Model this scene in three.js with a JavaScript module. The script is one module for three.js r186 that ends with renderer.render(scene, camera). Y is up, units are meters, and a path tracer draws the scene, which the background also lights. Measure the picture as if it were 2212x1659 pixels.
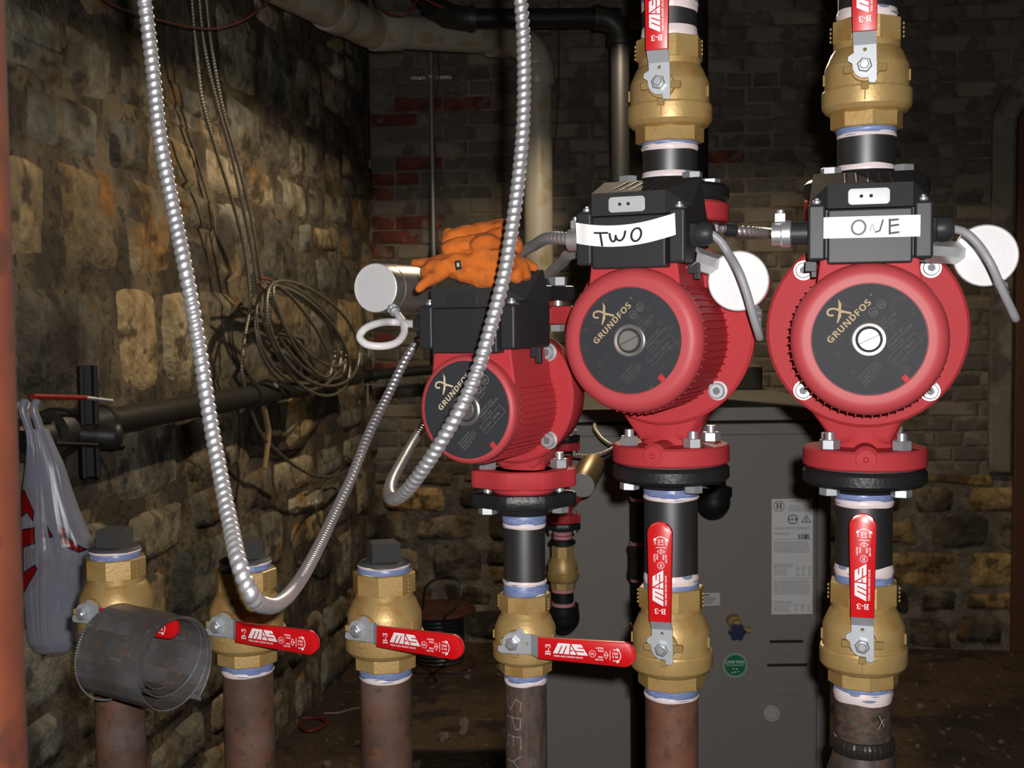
import * as THREE from 'three';
import { mergeGeometries, mergeVertices, toCreasedNormals } from 'three/addons/utils/BufferGeometryUtils.js';
import { RoundedBoxGeometry } from 'three/addons/geometries/RoundedBoxGeometry.js';
import { ConvexGeometry } from 'three/addons/geometries/ConvexGeometry.js';
import { MarchingCubes } from 'three/addons/objects/MarchingCubes.js';

// ---------------------------------------------------------------- camera, lights, exposure
const scene = new THREE.Scene();
scene.background = new THREE.Color(0x000000);
const FOC = 2500;                                       // focal length in pixels of the 2212 x 1659 frame
const camera = new THREE.PerspectiveCamera(2 * Math.atan(829.5 / FOC) * 180 / Math.PI, 2212 / 1659, 0.05, 40);
camera.position.set(0, 1.4, 0);
camera.rotation.order = 'YXZ';
camera.rotation.set(-0.0558, 0, -0.011);
camera.focus = 1.3;
camera.userData.fStop = 14;
camera.updateMatrixWorld(true);
scene.add(camera);

const renderer = new THREE.WebGLRenderer({ antialias: true });
renderer.toneMapping = THREE.LinearToneMapping;
renderer.toneMappingExposure = 1.0;
renderer.shadowMap.enabled = true;

// the flash of the camera: a small tube just above and to the right of the lens
const flash = new THREE.SpotLight(new THREE.Color(1.0, 0.97, 0.95), 5.7, 0, 0.95, 0.5, 2);
flash.name = 'camera_flash';
flash.position.set(0.026, 1.432, 0.0);
flash.target.position.set(0.03, 1.34, -1.4);
flash.castShadow = true; flash.shadow.radius = 0.45; flash.shadow.mapSize.set(2048, 2048);
scene.add(flash, flash.target);

// where the pendant lamp hangs (its light is added in its builder further down)
const LAMP = new THREE.Vector3(0.38, 2.40, -3.25);
const LAMP_CD = 5.0;

// ---------------------------------------------------------------- helpers
const V = (x, y, z) => new THREE.Vector3(x, y, z);
const PI = Math.PI, D2R = PI / 180;
// a point at distance d along the lens axis, seen at photo position (px, py)
const at = (px, py, d) => V((px - 1106) / FOC * d, -(py - 829.5) / FOC * d, -d).applyMatrix4(camera.matrixWorld);
const inv = camera.matrixWorld.clone().invert();
const proj = p => { const q = p.clone().applyMatrix4(inv); return [1106 - q.x / q.z * FOC, 829.5 + q.y / q.z * FOC, -q.z]; };
// height of photo row py on the vertical line through (x, z)
function yOn(x, z, py) { let a = -1, b = 4; for (let i = 0; i < 40; i++) { const m = (a + b) / 2; if (proj(V(x, m, z))[1] > py) a = m; else b = m; } return (a + b) / 2; }
function rng(seed) { let a = seed >>> 0; return () => { a = (a + 0x6D2B79F5) | 0; let t = Math.imul(a ^ (a >>> 15), 1 | a); t = (t + Math.imul(t ^ (t >>> 7), 61 | t)) ^ t; return ((t ^ (t >>> 14)) >>> 0) / 4294967296; }; }
const h3 = (x, y, z) => { let h = Math.imul(x, 374761393) + Math.imul(y, 668265263) + Math.imul(z, 2147483647 ^ 0x5bd1e995); h = Math.imul(h ^ (h >>> 13), 1274126177); return ((h ^ (h >>> 16)) >>> 0) / 4294967296; };
const sm = t => t * t * (3 - 2 * t);
const mod = (a, n) => ((a % n) + n) % n;
function vn2(x, y, p, s) { const xi = Math.floor(x), yi = Math.floor(y), u = sm(x - xi), v = sm(y - yi), a = mod(xi, p), b = mod(xi + 1, p), c = mod(yi, p), d = mod(yi + 1, p); return (h3(a, c, s) * (1 - u) + h3(b, c, s) * u) * (1 - v) + (h3(a, d, s) * (1 - u) + h3(b, d, s) * u) * v; }
function fbm2(u, v, p, oct, s) { let t = 0, a = 0.5, n = 0; for (let i = 0; i < oct; i++) { t += a * vn2(u * p, v * p, p, s + i * 17); n += a; a *= 0.55; p *= 2; } return t / n; }
function vn3(x, y, z, s) { const xi = Math.floor(x), yi = Math.floor(y), zi = Math.floor(z), u = sm(x - xi), v = sm(y - yi), w = sm(z - zi); const g = (i, j, k) => h3(xi + i + 991, yi + j + 577, (zi + k + 313) * 7 + s); const l = (a, b, t) => a + (b - a) * t; return l(l(l(g(0, 0, 0), g(1, 0, 0), u), l(g(0, 1, 0), g(1, 1, 0), u), v), l(l(g(0, 0, 1), g(1, 0, 1), u), l(g(0, 1, 1), g(1, 1, 1), u), v), w); }
function fbm3(x, y, z, oct, s) { let t = 0, a = 0.5, n = 0; for (let i = 0; i < oct; i++) { t += a * vn3(x, y, z, s + i * 31); n += a; a *= 0.5; x *= 2; y *= 2; z *= 2; } return t / n; }
const clamp = (x, a = 0, b = 1) => Math.min(b, Math.max(a, x));
const lerp = (a, b, t) => a + (b - a) * t;
const mix3 = (a, b, t) => [lerp(a[0], b[0], t), lerp(a[1], b[1], t), lerp(a[2], b[2], t)];
const step = (a, b, x) => sm(clamp((x - a) / (b - a)));

// ---- textures: n x n, fn(u, v) gives sRGB 0..1; one tile covers `metres`
function dtex(n, metres, fn, color = true) {
  const d = new Uint8Array(n * n * 4);
  for (let j = 0; j < n; j++) for (let i = 0; i < n; i++) { const c = fn((i + 0.5) / n, (j + 0.5) / n), k = (j * n + i) * 4; const a = Array.isArray(c) ? c : [c, c, c]; d[k] = clamp(a[0]) * 255; d[k + 1] = clamp(a[1]) * 255; d[k + 2] = clamp(a[2]) * 255; d[k + 3] = 255; }
  const t = new THREE.DataTexture(d, n, n); t.wrapS = t.wrapT = THREE.RepeatWrapping; t.magFilter = THREE.LinearFilter; t.minFilter = THREE.LinearMipmapLinearFilter; t.generateMipmaps = true;
  if (color) t.colorSpace = THREE.SRGBColorSpace;
  t.repeat.set(1 / metres, 1 / metres); t.needsUpdate = true; return t;
}
function ctex(w, h, draw) { const c = document.createElement('canvas'); c.width = w; c.height = h; const g = c.getContext('2d'); draw(g, w, h); const t = new THREE.CanvasTexture(c); t.colorSpace = THREE.SRGBColorSpace; t.anisotropy = 8; return t; }
const lin = (r, g, b) => new THREE.Color().setRGB(r, g, b);
const std = (o) => new THREE.MeshStandardMaterial(o);
const phy = (o) => new THREE.MeshPhysicalMaterial(o);

// ---- objects
const taken = new Map();
function numbered(n) { const k = taken.get(n) || 0; taken.set(n, k + 1); return k ? `${n}_${String(k).padStart(3, '0')}` : n; }
function info(o, label, category, group, kind) { if (label) o.userData.label = label; if (category) o.userData.category = category; if (group) o.userData.group = group; if (kind) o.userData.kind = kind; return o; }
function thing(name, label, category, pos = V(0, 0, 0), turn = 0, group) { const o = new THREE.Group(); o.name = numbered(name); o.position.copy(pos); o.rotation.y = turn; scene.add(o); return info(o, label, category, group); }
function part(parent, name, geo, mat, label) { const m = new THREE.Mesh(Array.isArray(geo) ? mg(geo) : geo, mat); m.name = name; m.castShadow = m.receiveShadow = true; if (label) m.userData.label = label; parent.add(m); return m; }
// a thing that is one mesh; its origin goes to the middle of its base
function solo(name, geo, mat, label, category, group, kind) {
  const g = Array.isArray(geo) ? mg(geo) : geo; g.computeBoundingBox(); const b = g.boundingBox, c = V((b.min.x + b.max.x) / 2, b.min.y, (b.min.z + b.max.z) / 2); g.translate(-c.x, -c.y, -c.z);
  const m = new THREE.Mesh(g, mat); m.name = numbered(name); m.castShadow = m.receiveShadow = true; m.position.copy(c); scene.add(m); return info(m, label, category, group, kind);
}
function mg(list) { const l = list.map(g => { let k = g.index ? g.toNonIndexed() : g.clone(); for (const n of Object.keys(k.attributes)) if (!['position', 'normal', 'uv'].includes(n)) k.deleteAttribute(n); if (!k.attributes.normal) k.computeVertexNormals(); if (!k.attributes.uv) k.setAttribute('uv', new THREE.BufferAttribute(new Float32Array(k.attributes.position.count * 2), 2)); k.clearGroups(); return k; }); return l.length === 1 ? l[0] : mergeGeometries(l, false); }
// ---- geometry
function uvMul(g, a, b) { const u = g.attributes.uv; for (let i = 0; i < u.count; i++) u.setXY(i, u.getX(i) * a, u.getY(i) * b); return g; }
// profile [[r, y], ...] around y, sharp corners kept; uv in metres
function lathe(pr, seg = 40, crease = 35) {
  const p = pr.map(q => [Math.max(q[0], 0), q[1]]).filter((q, i, a) => !i || Math.hypot(q[0] - a[i - 1][0], q[1] - a[i - 1][1]) > 1e-7), n = p.length, P = [], N = [], U = [], I = []; let len = 0, rm = 0; for (const q of p) rm = Math.max(rm, q[0]);
  const sn = []; for (let i = 0; i < n - 1; i++) { const dx = p[i + 1][0] - p[i][0], dy = p[i + 1][1] - p[i][1], l = Math.hypot(dx, dy); sn.push([dy / l, -dx / l, l]); }
  const cc = Math.cos(crease * D2R), closed = Math.hypot(p[0][0] - p[n - 1][0], p[0][1] - p[n - 1][1]) < 1e-6;
  const nor = (i, k) => { const a = sn[i], o = k ? (i + 1 < n - 1 ? sn[i + 1] : closed ? sn[0] : null) : (i > 0 ? sn[i - 1] : closed ? sn[n - 2] : null); if (!o || a[0] * o[0] + a[1] * o[1] < cc) return a; const x = a[0] + o[0], y = a[1] + o[1], l = Math.hypot(x, y); return [x / l, y / l]; };
  const flat = seg <= 12;
  for (let i = 0; i < n - 1; i++) { for (let j = 0; j < seg; j++) { const a0 = j / seg * 2 * PI, a1 = (j + 1) / seg * 2 * PI, am = (a0 + a1) / 2, v0 = len, v1 = len + sn[i][2]; const n0 = nor(i, 0), n1 = nor(i, 1); const put = (r, y, a, nn, v) => { const an = flat ? am : a; const ky = flat ? sn[i] : nn; const c = flat ? Math.cos(PI / seg) : 1; let nx = ky[0], ny = ky[1] * c; const l = Math.hypot(nx, ny) || 1; P.push(Math.sin(a) * r, y, Math.cos(a) * r); N.push(Math.sin(an) * nx / l, ny / l, Math.cos(an) * nx / l); U.push(a * rm, v); }; const A = () => put(p[i][0], p[i][1], a0, n0, v0), B = () => put(p[i][0], p[i][1], a1, n0, v0), C = () => put(p[i + 1][0], p[i + 1][1], a0, n1, v1), D = () => put(p[i + 1][0], p[i + 1][1], a1, n1, v1); if (p[i][0] > 1e-6) { A(); B(); D(); } if (p[i + 1][0] > 1e-6) { A(); D(); C(); } } len += sn[i][2]; }
  const g = new THREE.BufferGeometry(); g.setAttribute('position', new THREE.Float32BufferAttribute(P, 3)); g.setAttribute('normal', new THREE.Float32BufferAttribute(N, 3)); g.setAttribute('uv', new THREE.Float32BufferAttribute(U, 2)); return g;
}
const latheZ = (pr, seg, crease) => lathe(pr.map(p => [p[0], p[1]]), seg, crease).rotateX(PI / 2);     // y of the profile becomes z
function cyl(r, y0, y1, seg = 36, bev = 0) { return bev ? lathe([[0, y0], [r - bev, y0], [r, y0 + bev], [r, y1 - bev], [r - bev, y1], [0, y1]], seg) : lathe([[0, y0], [r, y0], [r, y1], [0, y1]], seg); }
// a prism with n flats (hexagon, octagon) with chamfered ends; r across corners
function nut(r, y0, y1, n = 6, turn = 0, ch = 0.0015, hole = 0) { const g = lathe([[hole, y0], [r - ch, y0], [r, y0 + ch * 0.6], [r, y1 - ch * 0.6], [r - ch, y1], [hole, y1]], n, 10); return g.rotateY(turn); }
function bx(w, h, d, x = 0, y = 0, z = 0, r = 0) { const g = r ? new RoundedBoxGeometry(w, h, d, 2, r) : new THREE.BoxGeometry(w, h, d); return g.translate(x, y, z); }
function uvBox(g, s = 1) { const k = g.index ? g.toNonIndexed() : g; const p = k.attributes.position, u = new Float32Array(p.count * 2); for (let i = 0; i < p.count; i += 3) { const a = V().fromBufferAttribute(p, i), b = V().fromBufferAttribute(p, i + 1), c = V().fromBufferAttribute(p, i + 2); const n = b.clone().sub(a).cross(c.clone().sub(a)); const ax = Math.abs(n.x), ay = Math.abs(n.y), az = Math.abs(n.z); [a, b, c].forEach((q, j) => { const [s0, t0] = ax >= ay && ax >= az ? [q.z, q.y] : ay >= az ? [q.x, q.z] : [q.x, q.y]; u[(i + j) * 2] = s0 * s; u[(i + j) * 2 + 1] = t0 * s; }); } k.setAttribute('uv', new THREE.BufferAttribute(u, 2)); return k; }
const curve = (pts, closed = false, tension = 0.5) => new THREE.CatmullRomCurve3(pts, closed, 'centripetal', tension);
function tube(pts, r, seg = 60, rad = 10, closed = false) { const c = curve(pts, closed), L = c.getLength(); return uvMul(new THREE.TubeGeometry(c, seg, r, rad, closed), L, 2 * PI * r); }
// flexible metal conduit: a wound band, round on the outside and grooved between the turns
function flex(pts, r, pitch, amp = 0.3, per = 10, rad = 20) {
  const c = curve(pts); c.arcLengthDivisions = 6000; const L = c.getLength(), n = Math.round(L / pitch * per);
  const fr = c.computeFrenetFrames(n, false), P = [], N = [], U = [], I = [];
  for (let i = 0; i <= n; i++) { const s = i / n * L, p = c.getPointAt(i / n);
    for (let j = 0; j <= rad; j++) { const th = j / rad * 2 * PI, ph = s / pitch * PI - th / 2, q = Math.abs(Math.sin(ph)), rr = r * (1 - amp * (1 - Math.pow(q, 0.72)));
      const nx = Math.cos(th), ny = Math.sin(th); const d = V().addScaledVector(fr.normals[i], nx).addScaledVector(fr.binormals[i], ny); P.push(p.x + d.x * rr, p.y + d.y * rr, p.z + d.z * rr); N.push(d.x, d.y, d.z); U.push(s, th * r); } }
  for (let i = 0; i < n; i++) for (let j = 0; j < rad; j++) { const a = i * (rad + 1) + j, b = a + rad + 1; I.push(a, a + 1, b, b, a + 1, b + 1); }
  const g = new THREE.BufferGeometry(); g.setAttribute('position', new THREE.Float32BufferAttribute(P, 3)); g.setAttribute('normal', new THREE.Float32BufferAttribute(N, 3)); g.setAttribute('uv', new THREE.Float32BufferAttribute(U, 2)); g.setIndex(I); g.computeVertexNormals(); return g;
}
function ext(pts, depth, bev = 0, holes = []) { const s = pts instanceof THREE.Shape ? pts : new THREE.Shape(pts.map(p => new THREE.Vector2(p[0], p[1]))); for (const [x, y, r] of holes) { const h = new THREE.Path(); h.absarc(x, y, r, 0, 2 * PI, true); s.holes.push(h); } return new THREE.ExtrudeGeometry(s, { depth: depth - 2 * bev, bevelEnabled: bev > 0, bevelThickness: bev, bevelSize: bev, bevelOffset: -bev, bevelSegments: 2, curveSegments: 20 }).translate(0, 0, bev); }
const rad = (g, ax, ang) => g[ax === 'x' ? 'rotateX' : ax === 'y' ? 'rotateY' : 'rotateZ'](ang);
// put a y-axis geometry between two points (its y = 0 at a)
function along(g, a, b) { const d = b.clone().sub(a).normalize(); return g.applyQuaternion(new THREE.Quaternion().setFromUnitVectors(V(0, 1, 0), d)).translate(a.x, a.y, a.z); }
const rod = (a, b, r, seg = 16) => along(lathe([[0, 0], [r, 0], [r, a.distanceTo(b)], [0, a.distanceTo(b)]], seg), a, b);

// ---------------------------------------------------------------- materials
const T = {};
T.rust = dtex(512, 0.3, (u, v) => { const a = fbm2(u, v, 4, 5, 3), b = fbm2(u, v, 9, 4, 21), c = fbm2(u, v, 32, 3, 51); let k = mix3([0.32, 0.24, 0.21], [0.42, 0.29, 0.23], step(0.3, 0.7, a)); k = mix3(k, [0.41, 0.36, 0.34], step(0.45, 0.75, b) * 0.6); k = mix3(k, [0.5, 0.31, 0.18], step(0.62, 0.85, fbm2(u, v, 6, 5, 77)) * 0.6); return mix3(k, [0.2, 0.15, 0.13], step(0.6, 0.8, c) * 0.35); });
T.rustred = dtex(512, 0.3, (u, v) => { const a = fbm2(u, v, 5, 5, 13), b = fbm2(u, v, 8, 5, 31); let k = mix3([0.33, 0.21, 0.17], [0.44, 0.29, 0.22], step(0.3, 0.7, a)); k = mix3(k, [0.5, 0.37, 0.29], step(0.5, 0.8, b) * 0.55); return mix3(k, [0.2, 0.14, 0.12], step(0.6, 0.8, fbm2(u, v, 24, 3, 87)) * 0.35); });
T.rustorange = dtex(512, 0.4, (u, v) => { const a = fbm2(u, v, 5, 5, 113), b = fbm2(u, v, 16, 4, 131); let k = mix3([0.6, 0.29, 0.14], [0.72, 0.4, 0.2], step(0.35, 0.65, a)); k = mix3(k, [0.38, 0.2, 0.12], step(0.55, 0.75, b) * 0.7); return k; });
T.steelgrey = dtex(512, 0.25, (u, v) => { const a = fbm2(u, v, 4, 5, 43), b = fbm2(u, v, 12, 4, 61); let k = mix3([0.27, 0.245, 0.23], [0.36, 0.32, 0.3], step(0.35, 0.65, a)); k = mix3(k, [0.42, 0.27, 0.18], step(0.62, 0.8, b) * 0.6); return k; });
T.brass = dtex(512, 0.12, (u, v) => { const a = fbm2(u, v, 4, 4, 71), b = fbm2(u, v, 40, 2, 91); let k = mix3([0.76, 0.63, 0.4], [0.84, 0.71, 0.47], a); k = mix3(k, [0.72, 0.54, 0.28], step(0.55, 0.8, fbm2(u, v, 3, 4, 15)) * 0.6); return mix3(k, [0.62, 0.5, 0.3], step(0.62, 0.8, b) * 0.12); });
T.cast = dtex(256, 0.03, (u, v) => 0.5 + 0.5 * (fbm2(u, v, 12, 3, 5) - 0.5), false);
T.rough = dtex(512, 0.25, (u, v) => fbm2(u, v, 8, 6, 205), false);
T.stone = dtex(1024, 1.9, (u, v) => { const a = fbm2(u, v, 4, 6, 301), b = fbm2(u, v, 10, 5, 311), c = fbm2(u, v, 40, 3, 321); let k = mix3([0.6, 0.59, 0.56], [0.92, 0.89, 0.82], step(0.3, 0.7, a)); k = mix3(k, [0.78, 0.55, 0.28], step(0.6, 0.72, b) * 0.6); k = mix3(k, [0.34, 0.32, 0.29], step(0.54, 0.74, fbm2(u, v, 7, 5, 331)) * 0.7); k = mix3(k, [1, 0.97, 0.9], step(0.6, 0.72, fbm2(u, v, 13, 4, 351)) * 0.5); k = mix3(k, [0.5, 0.36, 0.2], step(0.58, 0.75, fbm2((u * 5) % 1, v, 5, 4, 371)) * 0.5); const w = fbm2(u, v, 90, 3, 381); k = mix3(k, [0.2, 0.19, 0.17], step(0.58, 0.72, c) * 0.5); return [k[0] * (0.75 + 0.5 * w), k[1] * (0.75 + 0.5 * w), k[2] * (0.75 + 0.5 * w)]; });
T.mortar = dtex(512, 0.6, (u, v) => { const a = fbm2(u, v, 5, 6, 401), c = fbm2(u, v, 32, 4, 421); let k = mix3([0.42, 0.39, 0.34], [0.68, 0.63, 0.54], step(0.35, 0.65, a)); return mix3(k, [0.26, 0.23, 0.2], step(0.55, 0.7, c) * 0.6); });
T.stonebump = dtex(512, 0.5, (u, v) => 0.7 * fbm2(u, v, 8, 6, 501) + 0.3 * fbm2(u, v, 48, 3, 511), false);
T.paint = dtex(512, 1.1, (u, v) => { const a = fbm2(u, v, 4, 6, 601), b = fbm2(u, v, 14, 4, 611); let k = mix3([0.5, 0.48, 0.44], [0.66, 0.62, 0.55], step(0.35, 0.65, a)); k = mix3(k, [0.36, 0.34, 0.33], step(0.56, 0.7, b) * 0.6); return mix3(k, [0.74, 0.7, 0.62], step(0.64, 0.75, fbm2(u, v, 22, 3, 621)) * 0.5); });
T.brick = dtex(512, 0.5, (u, v) => { const a = fbm2(u, v, 6, 5, 701); let k = mix3([0.33, 0.17, 0.14], [0.46, 0.24, 0.19], step(0.35, 0.65, a)); return mix3(k, [0.46, 0.42, 0.38], step(0.58, 0.7, fbm2(u, v, 9, 4, 711)) * 0.7); });
T.floor = dtex(512, 1.4, (u, v) => { const a = fbm2(u, v, 4, 6, 801), c = fbm2(u, v, 40, 4, 821); let k = mix3([0.2, 0.16, 0.125], [0.34, 0.27, 0.2], step(0.35, 0.68, a)); k = mix3(k, [0.12, 0.1, 0.09], step(0.55, 0.7, fbm2(u, v, 9, 4, 831)) * 0.7); return mix3(k, [0.5, 0.45, 0.38], step(0.7, 0.8, c) * 0.6); });
T.dope = dtex(256, 0.012, () => [1, 1, 1]);
T.dope = ctex(512, 64, (g, w, h) => { const r = rng(5); g.fillStyle = '#e9dede'; g.fillRect(0, 0, w, h); for (let y = 6; y < h; y += 11) { g.fillStyle = 'rgba(196,140,140,0.6)'; g.fillRect(0, y, w, 2); } for (let i = 0; i < 2; i++) { g.fillStyle = `rgba(${98 + r() * 20},${112 + r() * 20},${150 + r() * 20},0.9)`; const x = r() * w, y = r() < 0.7 ? 0 : h * 0.6; g.beginPath(); g.ellipse(x, y, 14 + r() * 40, 6 + r() * 20, 0, 0, 7); g.fill(); } });
T.dope.wrapS = THREE.RepeatWrapping;
T.dopeblue = ctex(512, 64, (g, w, h) => { const r = rng(9); g.fillStyle = '#7584ad'; g.fillRect(0, 0, w, h); for (let i = 0; i < 60; i++) { g.fillStyle = r() < 0.5 ? 'rgba(70,88,150,0.5)' : 'rgba(150,165,210,0.5)'; g.fillRect(r() * w, r() * h, 20 + r() * 90, 2 + r() * 3); } for (let i = 0; i < 1; i++) { g.fillStyle = 'rgba(235,226,230,0.9)'; g.beginPath(); g.ellipse(r() * w, h, 20 + r() * 60, 10 + r() * 16, 0, 0, 7); g.fill(); } });
T.dopeblue.wrapS = THREE.RepeatWrapping;
T.pvc = dtex(256, 0.6, (u, v) => mix3([0.86, 0.84, 0.78], [0.78, 0.72, 0.58], step(0.6, 0.75, fbm2(u, v, 5, 5, 901))));
T.cloth = dtex(512, 0.09, (u, v) => { const a = fbm2(u, v, 4, 5, 951), w = 0.5 + 0.5 * Math.sin(u * 2 * PI * 90) * Math.sin(v * 2 * PI * 90); let k = mix3([0.76, 0.37, 0.09], [0.88, 0.47, 0.15], a); k = mix3(k, [0.45, 0.24, 0.11], step(0.54, 0.74, fbm2(u, v, 9, 4, 961)) * 0.28); return mix3(k, [0.75, 0.36, 0.08], w * 0.25); });
T.dusty = dtex(512, 0.12, (u, v) => { const b = fbm2(u, v, 30, 3, 981); return mix3([0.2, 0.2, 0.205], [0.36, 0.33, 0.3], step(0.6, 0.8, b) * 0.5); });

const M = {
  red: phy({ color: lin(0.45, 0.042, 0.05), roughness: 0.55, specularIntensity: 0.22 }), redCap: phy({ color: lin(0.45, 0.055, 0.064), roughness: 0.5, specularIntensity: 0.9 }),
  blackPlastic: phy({ color: lin(0.026, 0.027, 0.03), roughness: 0.45, specularIntensity: 0.6 }), lidPlastic: phy({ color: lin(0.028, 0.028, 0.028), roughness: 0.75, specularIntensity: 0.35 }),
  blackIron: phy({ color: lin(0.012, 0.012, 0.013), roughness: 0.5, specularIntensity: 0.6 }),
  blackCast: std({ color: lin(0.014, 0.015, 0.017), roughness: 0.42, bumpMap: T.cast, bumpScale: 0.0006 }),
  blackPipe: std({ color: lin(0.12, 0.12, 0.124), roughness: 0.44, metalness: 0.88 }),
  brass: std({ color: lin(0.82, 0.82, 0.82), map: T.brass, roughness: 0.44, metalness: 0.35, bumpMap: T.cast, bumpScale: 0.0003 }),
  zinc: std({ color: lin(0.6, 0.63, 0.66), roughness: 0.38, metalness: 0.75 }),
  leverSteel: std({ color: lin(0.5, 0.53, 0.56), roughness: 0.45, metalness: 0.45 }),
  boltZinc: std({ color: lin(0.5, 0.52, 0.54), roughness: 0.5, metalness: 0.6 }), socketGrey: std({ color: lin(0.16, 0.17, 0.18), roughness: 0.6, metalness: 0.3 }),
  chrome: std({ color: lin(0.78, 0.77, 0.75), roughness: 0.24, metalness: 0.9 }),
  galv: std({ color: lin(0.86, 0.85, 0.88), roughness: 0.34, metalness: 0.82 }),
  aluminium: std({ color: lin(0.75, 0.75, 0.76), roughness: 0.36, metalness: 0.7 }),
  canFace: std({ color: lin(0.8, 0.8, 0.81), roughness: 0.42, metalness: 0.6, bumpMap: T.cast, bumpScale: 0.0003 }),
  aluSide: std({ color: lin(0.66, 0.62, 0.56), roughness: 0.33, metalness: 0.85 }),
  rust: std({ map: T.rust, roughness: 0.62, bumpMap: T.rough, bumpScale: 0.0008 }),
  rustRed: std({ map: T.rustred, roughness: 0.66, bumpMap: T.rough, bumpScale: 0.001 }),
  rustOrange: std({ map: T.rustorange, color: lin(0.24, 0.19, 0.14), roughness: 0.75, bumpMap: T.rough, bumpScale: 0.001 }),
  steelGrey: std({ map: T.steelgrey, roughness: 0.5, metalness: 0.2, bumpMap: T.rough, bumpScale: 0.0004 }),
  dope: std({ map: T.dope, roughness: 0.4 }), dopeBlue: std({ map: T.dopeblue, roughness: 0.38 }),
  pink: std({ color: lin(0.62, 0.25, 0.27), roughness: 0.6 }),
  plugIron: std({ color: lin(0.07, 0.068, 0.066), roughness: 0.6, bumpMap: T.cast, bumpScale: 0.0008 }),
  greyCable: std({ color: lin(0.3, 0.3, 0.32), roughness: 0.45 }),
  whiteTube: std({ color: lin(0.72, 0.7, 0.7), roughness: 0.4 }),
  pvc: std({ map: T.pvc, color: lin(0.6, 0.6, 0.6), roughness: 0.36 }),
  cloth: std({ map: T.cloth, color: lin(0.82, 0.84, 0.9), roughness: 0.95 }),
  stone: std({ map: T.stone, vertexColors: true, roughness: 0.9, bumpMap: T.stonebump, bumpScale: 0.012 }),
  mortar: std({ map: T.mortar, color: lin(0.36, 0.34, 0.3), roughness: 0.95, bumpMap: T.stonebump, bumpScale: 0.012 }),
  darkMortar: std({ map: T.paint, color: lin(0.54, 0.53, 0.52), roughness: 0.95, bumpMap: T.stonebump, bumpScale: 0.015 }),
  paintA: std({ map: T.paint, color: lin(0.52, 0.52, 0.53), roughness: 0.85, bumpMap: T.rough, bumpScale: 0.003 }),
  paintB: std({ map: T.paint, color: lin(0.47, 0.47, 0.48), roughness: 0.85, bumpMap: T.rough, bumpScale: 0.003 }),
  paintC: std({ map: T.paint, color: lin(0.57, 0.56, 0.55), roughness: 0.85, bumpMap: T.rough, bumpScale: 0.003 }),
  brickA: std({ map: T.brick, roughness: 0.9, bumpMap: T.rough, bumpScale: 0.003 }),
  floor: std({ map: T.floor, roughness: 0.85, bumpMap: T.stonebump, bumpScale: 0.03 }),
  joists: std({ color: lin(0.1, 0.07, 0.045), roughness: 0.9 }),
  boiler: std({ color: lin(0.27, 0.25, 0.23), roughness: 0.55 }),
  boilerTop: std({ color: lin(0.045, 0.039, 0.028), roughness: 0.8 }),
  boilerDark: std({ color: lin(0.015, 0.014, 0.013), roughness: 0.8 }),
  redWire: std({ color: lin(0.13, 0.008, 0.007), roughness: 0.5 }),
  darkWood: std({ color: lin(0.09, 0.035, 0.018), roughness: 0.75, bumpMap: T.rough, bumpScale: 0.002 }),
};

// ---------------------------------------------------------------- the room
// left wall line and back wall line (x, z) seen from above
const WL0 = V(-1.52, 0, 1.25), WL1 = V(-0.605, 0, -5.0), WB1 = V(2.75, 0, -4.69), WR1 = V(2.75, 0, 1.25), CEIL = 2.95;
{
  const fl = solo('floor', uvBox(bx(4.6, 0.2, 6.8, 0.62, -0.1, -2.0)), M.floor, 'dark damp earth floor of the cellar', 'floor', null, 'structure');
  solo('ceiling', uvBox(bx(4.8, 0.2, 6.9, 0.62, CEIL + 0.1, -2.0)), M.joists, 'dark timber ceiling above the pipes', 'ceiling', null, 'structure');
  solo('wall_right', uvBox(bx(0.2, CEIL, 6.4, 2.86, CEIL / 2, -1.9)), M.mortar, 'rough cellar wall beyond the brown door', 'wall', null, 'structure');
  solo('wall_front', uvBox(bx(4.6, CEIL, 0.2, 0.62, CEIL / 2, 1.36)), M.mortar, 'rough cellar wall behind the viewer', 'wall', null, 'structure');
}
// a wall's own frame: u runs along it, v up, w towards the room
function wallFrame(a, b) { const u = b.clone().sub(a); const L = u.length(); u.normalize(); const w = V(-u.z, 0, u.x); return { a, u, w, L, pt: (s, t, o = 0) => V(a.x + u.x * s + w.x * o, t, a.z + u.z * s + w.z * o), m: new THREE.Matrix4().makeBasis(u, V(0, 1, 0), w) }; }
const FL = wallFrame(WL0, WL1), FB = wallFrame(WL1, WB1);
function wallSlab(F, name, label, mat, nx, ny, amp, seed) {
  const P = [], U = [], I = [];
  for (let j = 0; j <= ny; j++) for (let i = 0; i <= nx; i++) { const s = i / nx * F.L, t = j / ny * CEIL; const w = amp * (fbm3(s * 6, t * 6, 1, 4, seed) - 0.5); P.push(s, t, w); U.push(s, t); }
  for (let j = 0; j < ny; j++) for (let i = 0; i < nx; i++) { const a = j * (nx + 1) + i, b = a + nx + 1; I.push(a, a + 1, b, b, a + 1, b + 1); }
  const g = new THREE.BufferGeometry(); g.setAttribute('position', new THREE.Float32BufferAttribute(P, 3)); g.setAttribute('uv', new THREE.Float32BufferAttribute(U, 2)); g.setIndex(I); g.computeVertexNormals();
  const back = uvBox(bx(F.L, CEIL, 0.2, F.L / 2, CEIL / 2, -0.1 - amp));
  const m = new THREE.Mesh(mg([g, back]), mat); m.name = name; m.castShadow = m.receiveShadow = true; m.applyMatrix4(F.m); m.position.set(F.a.x, 0, F.a.z); scene.add(m); return info(m, label, 'wall', null, 'structure');
}
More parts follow.
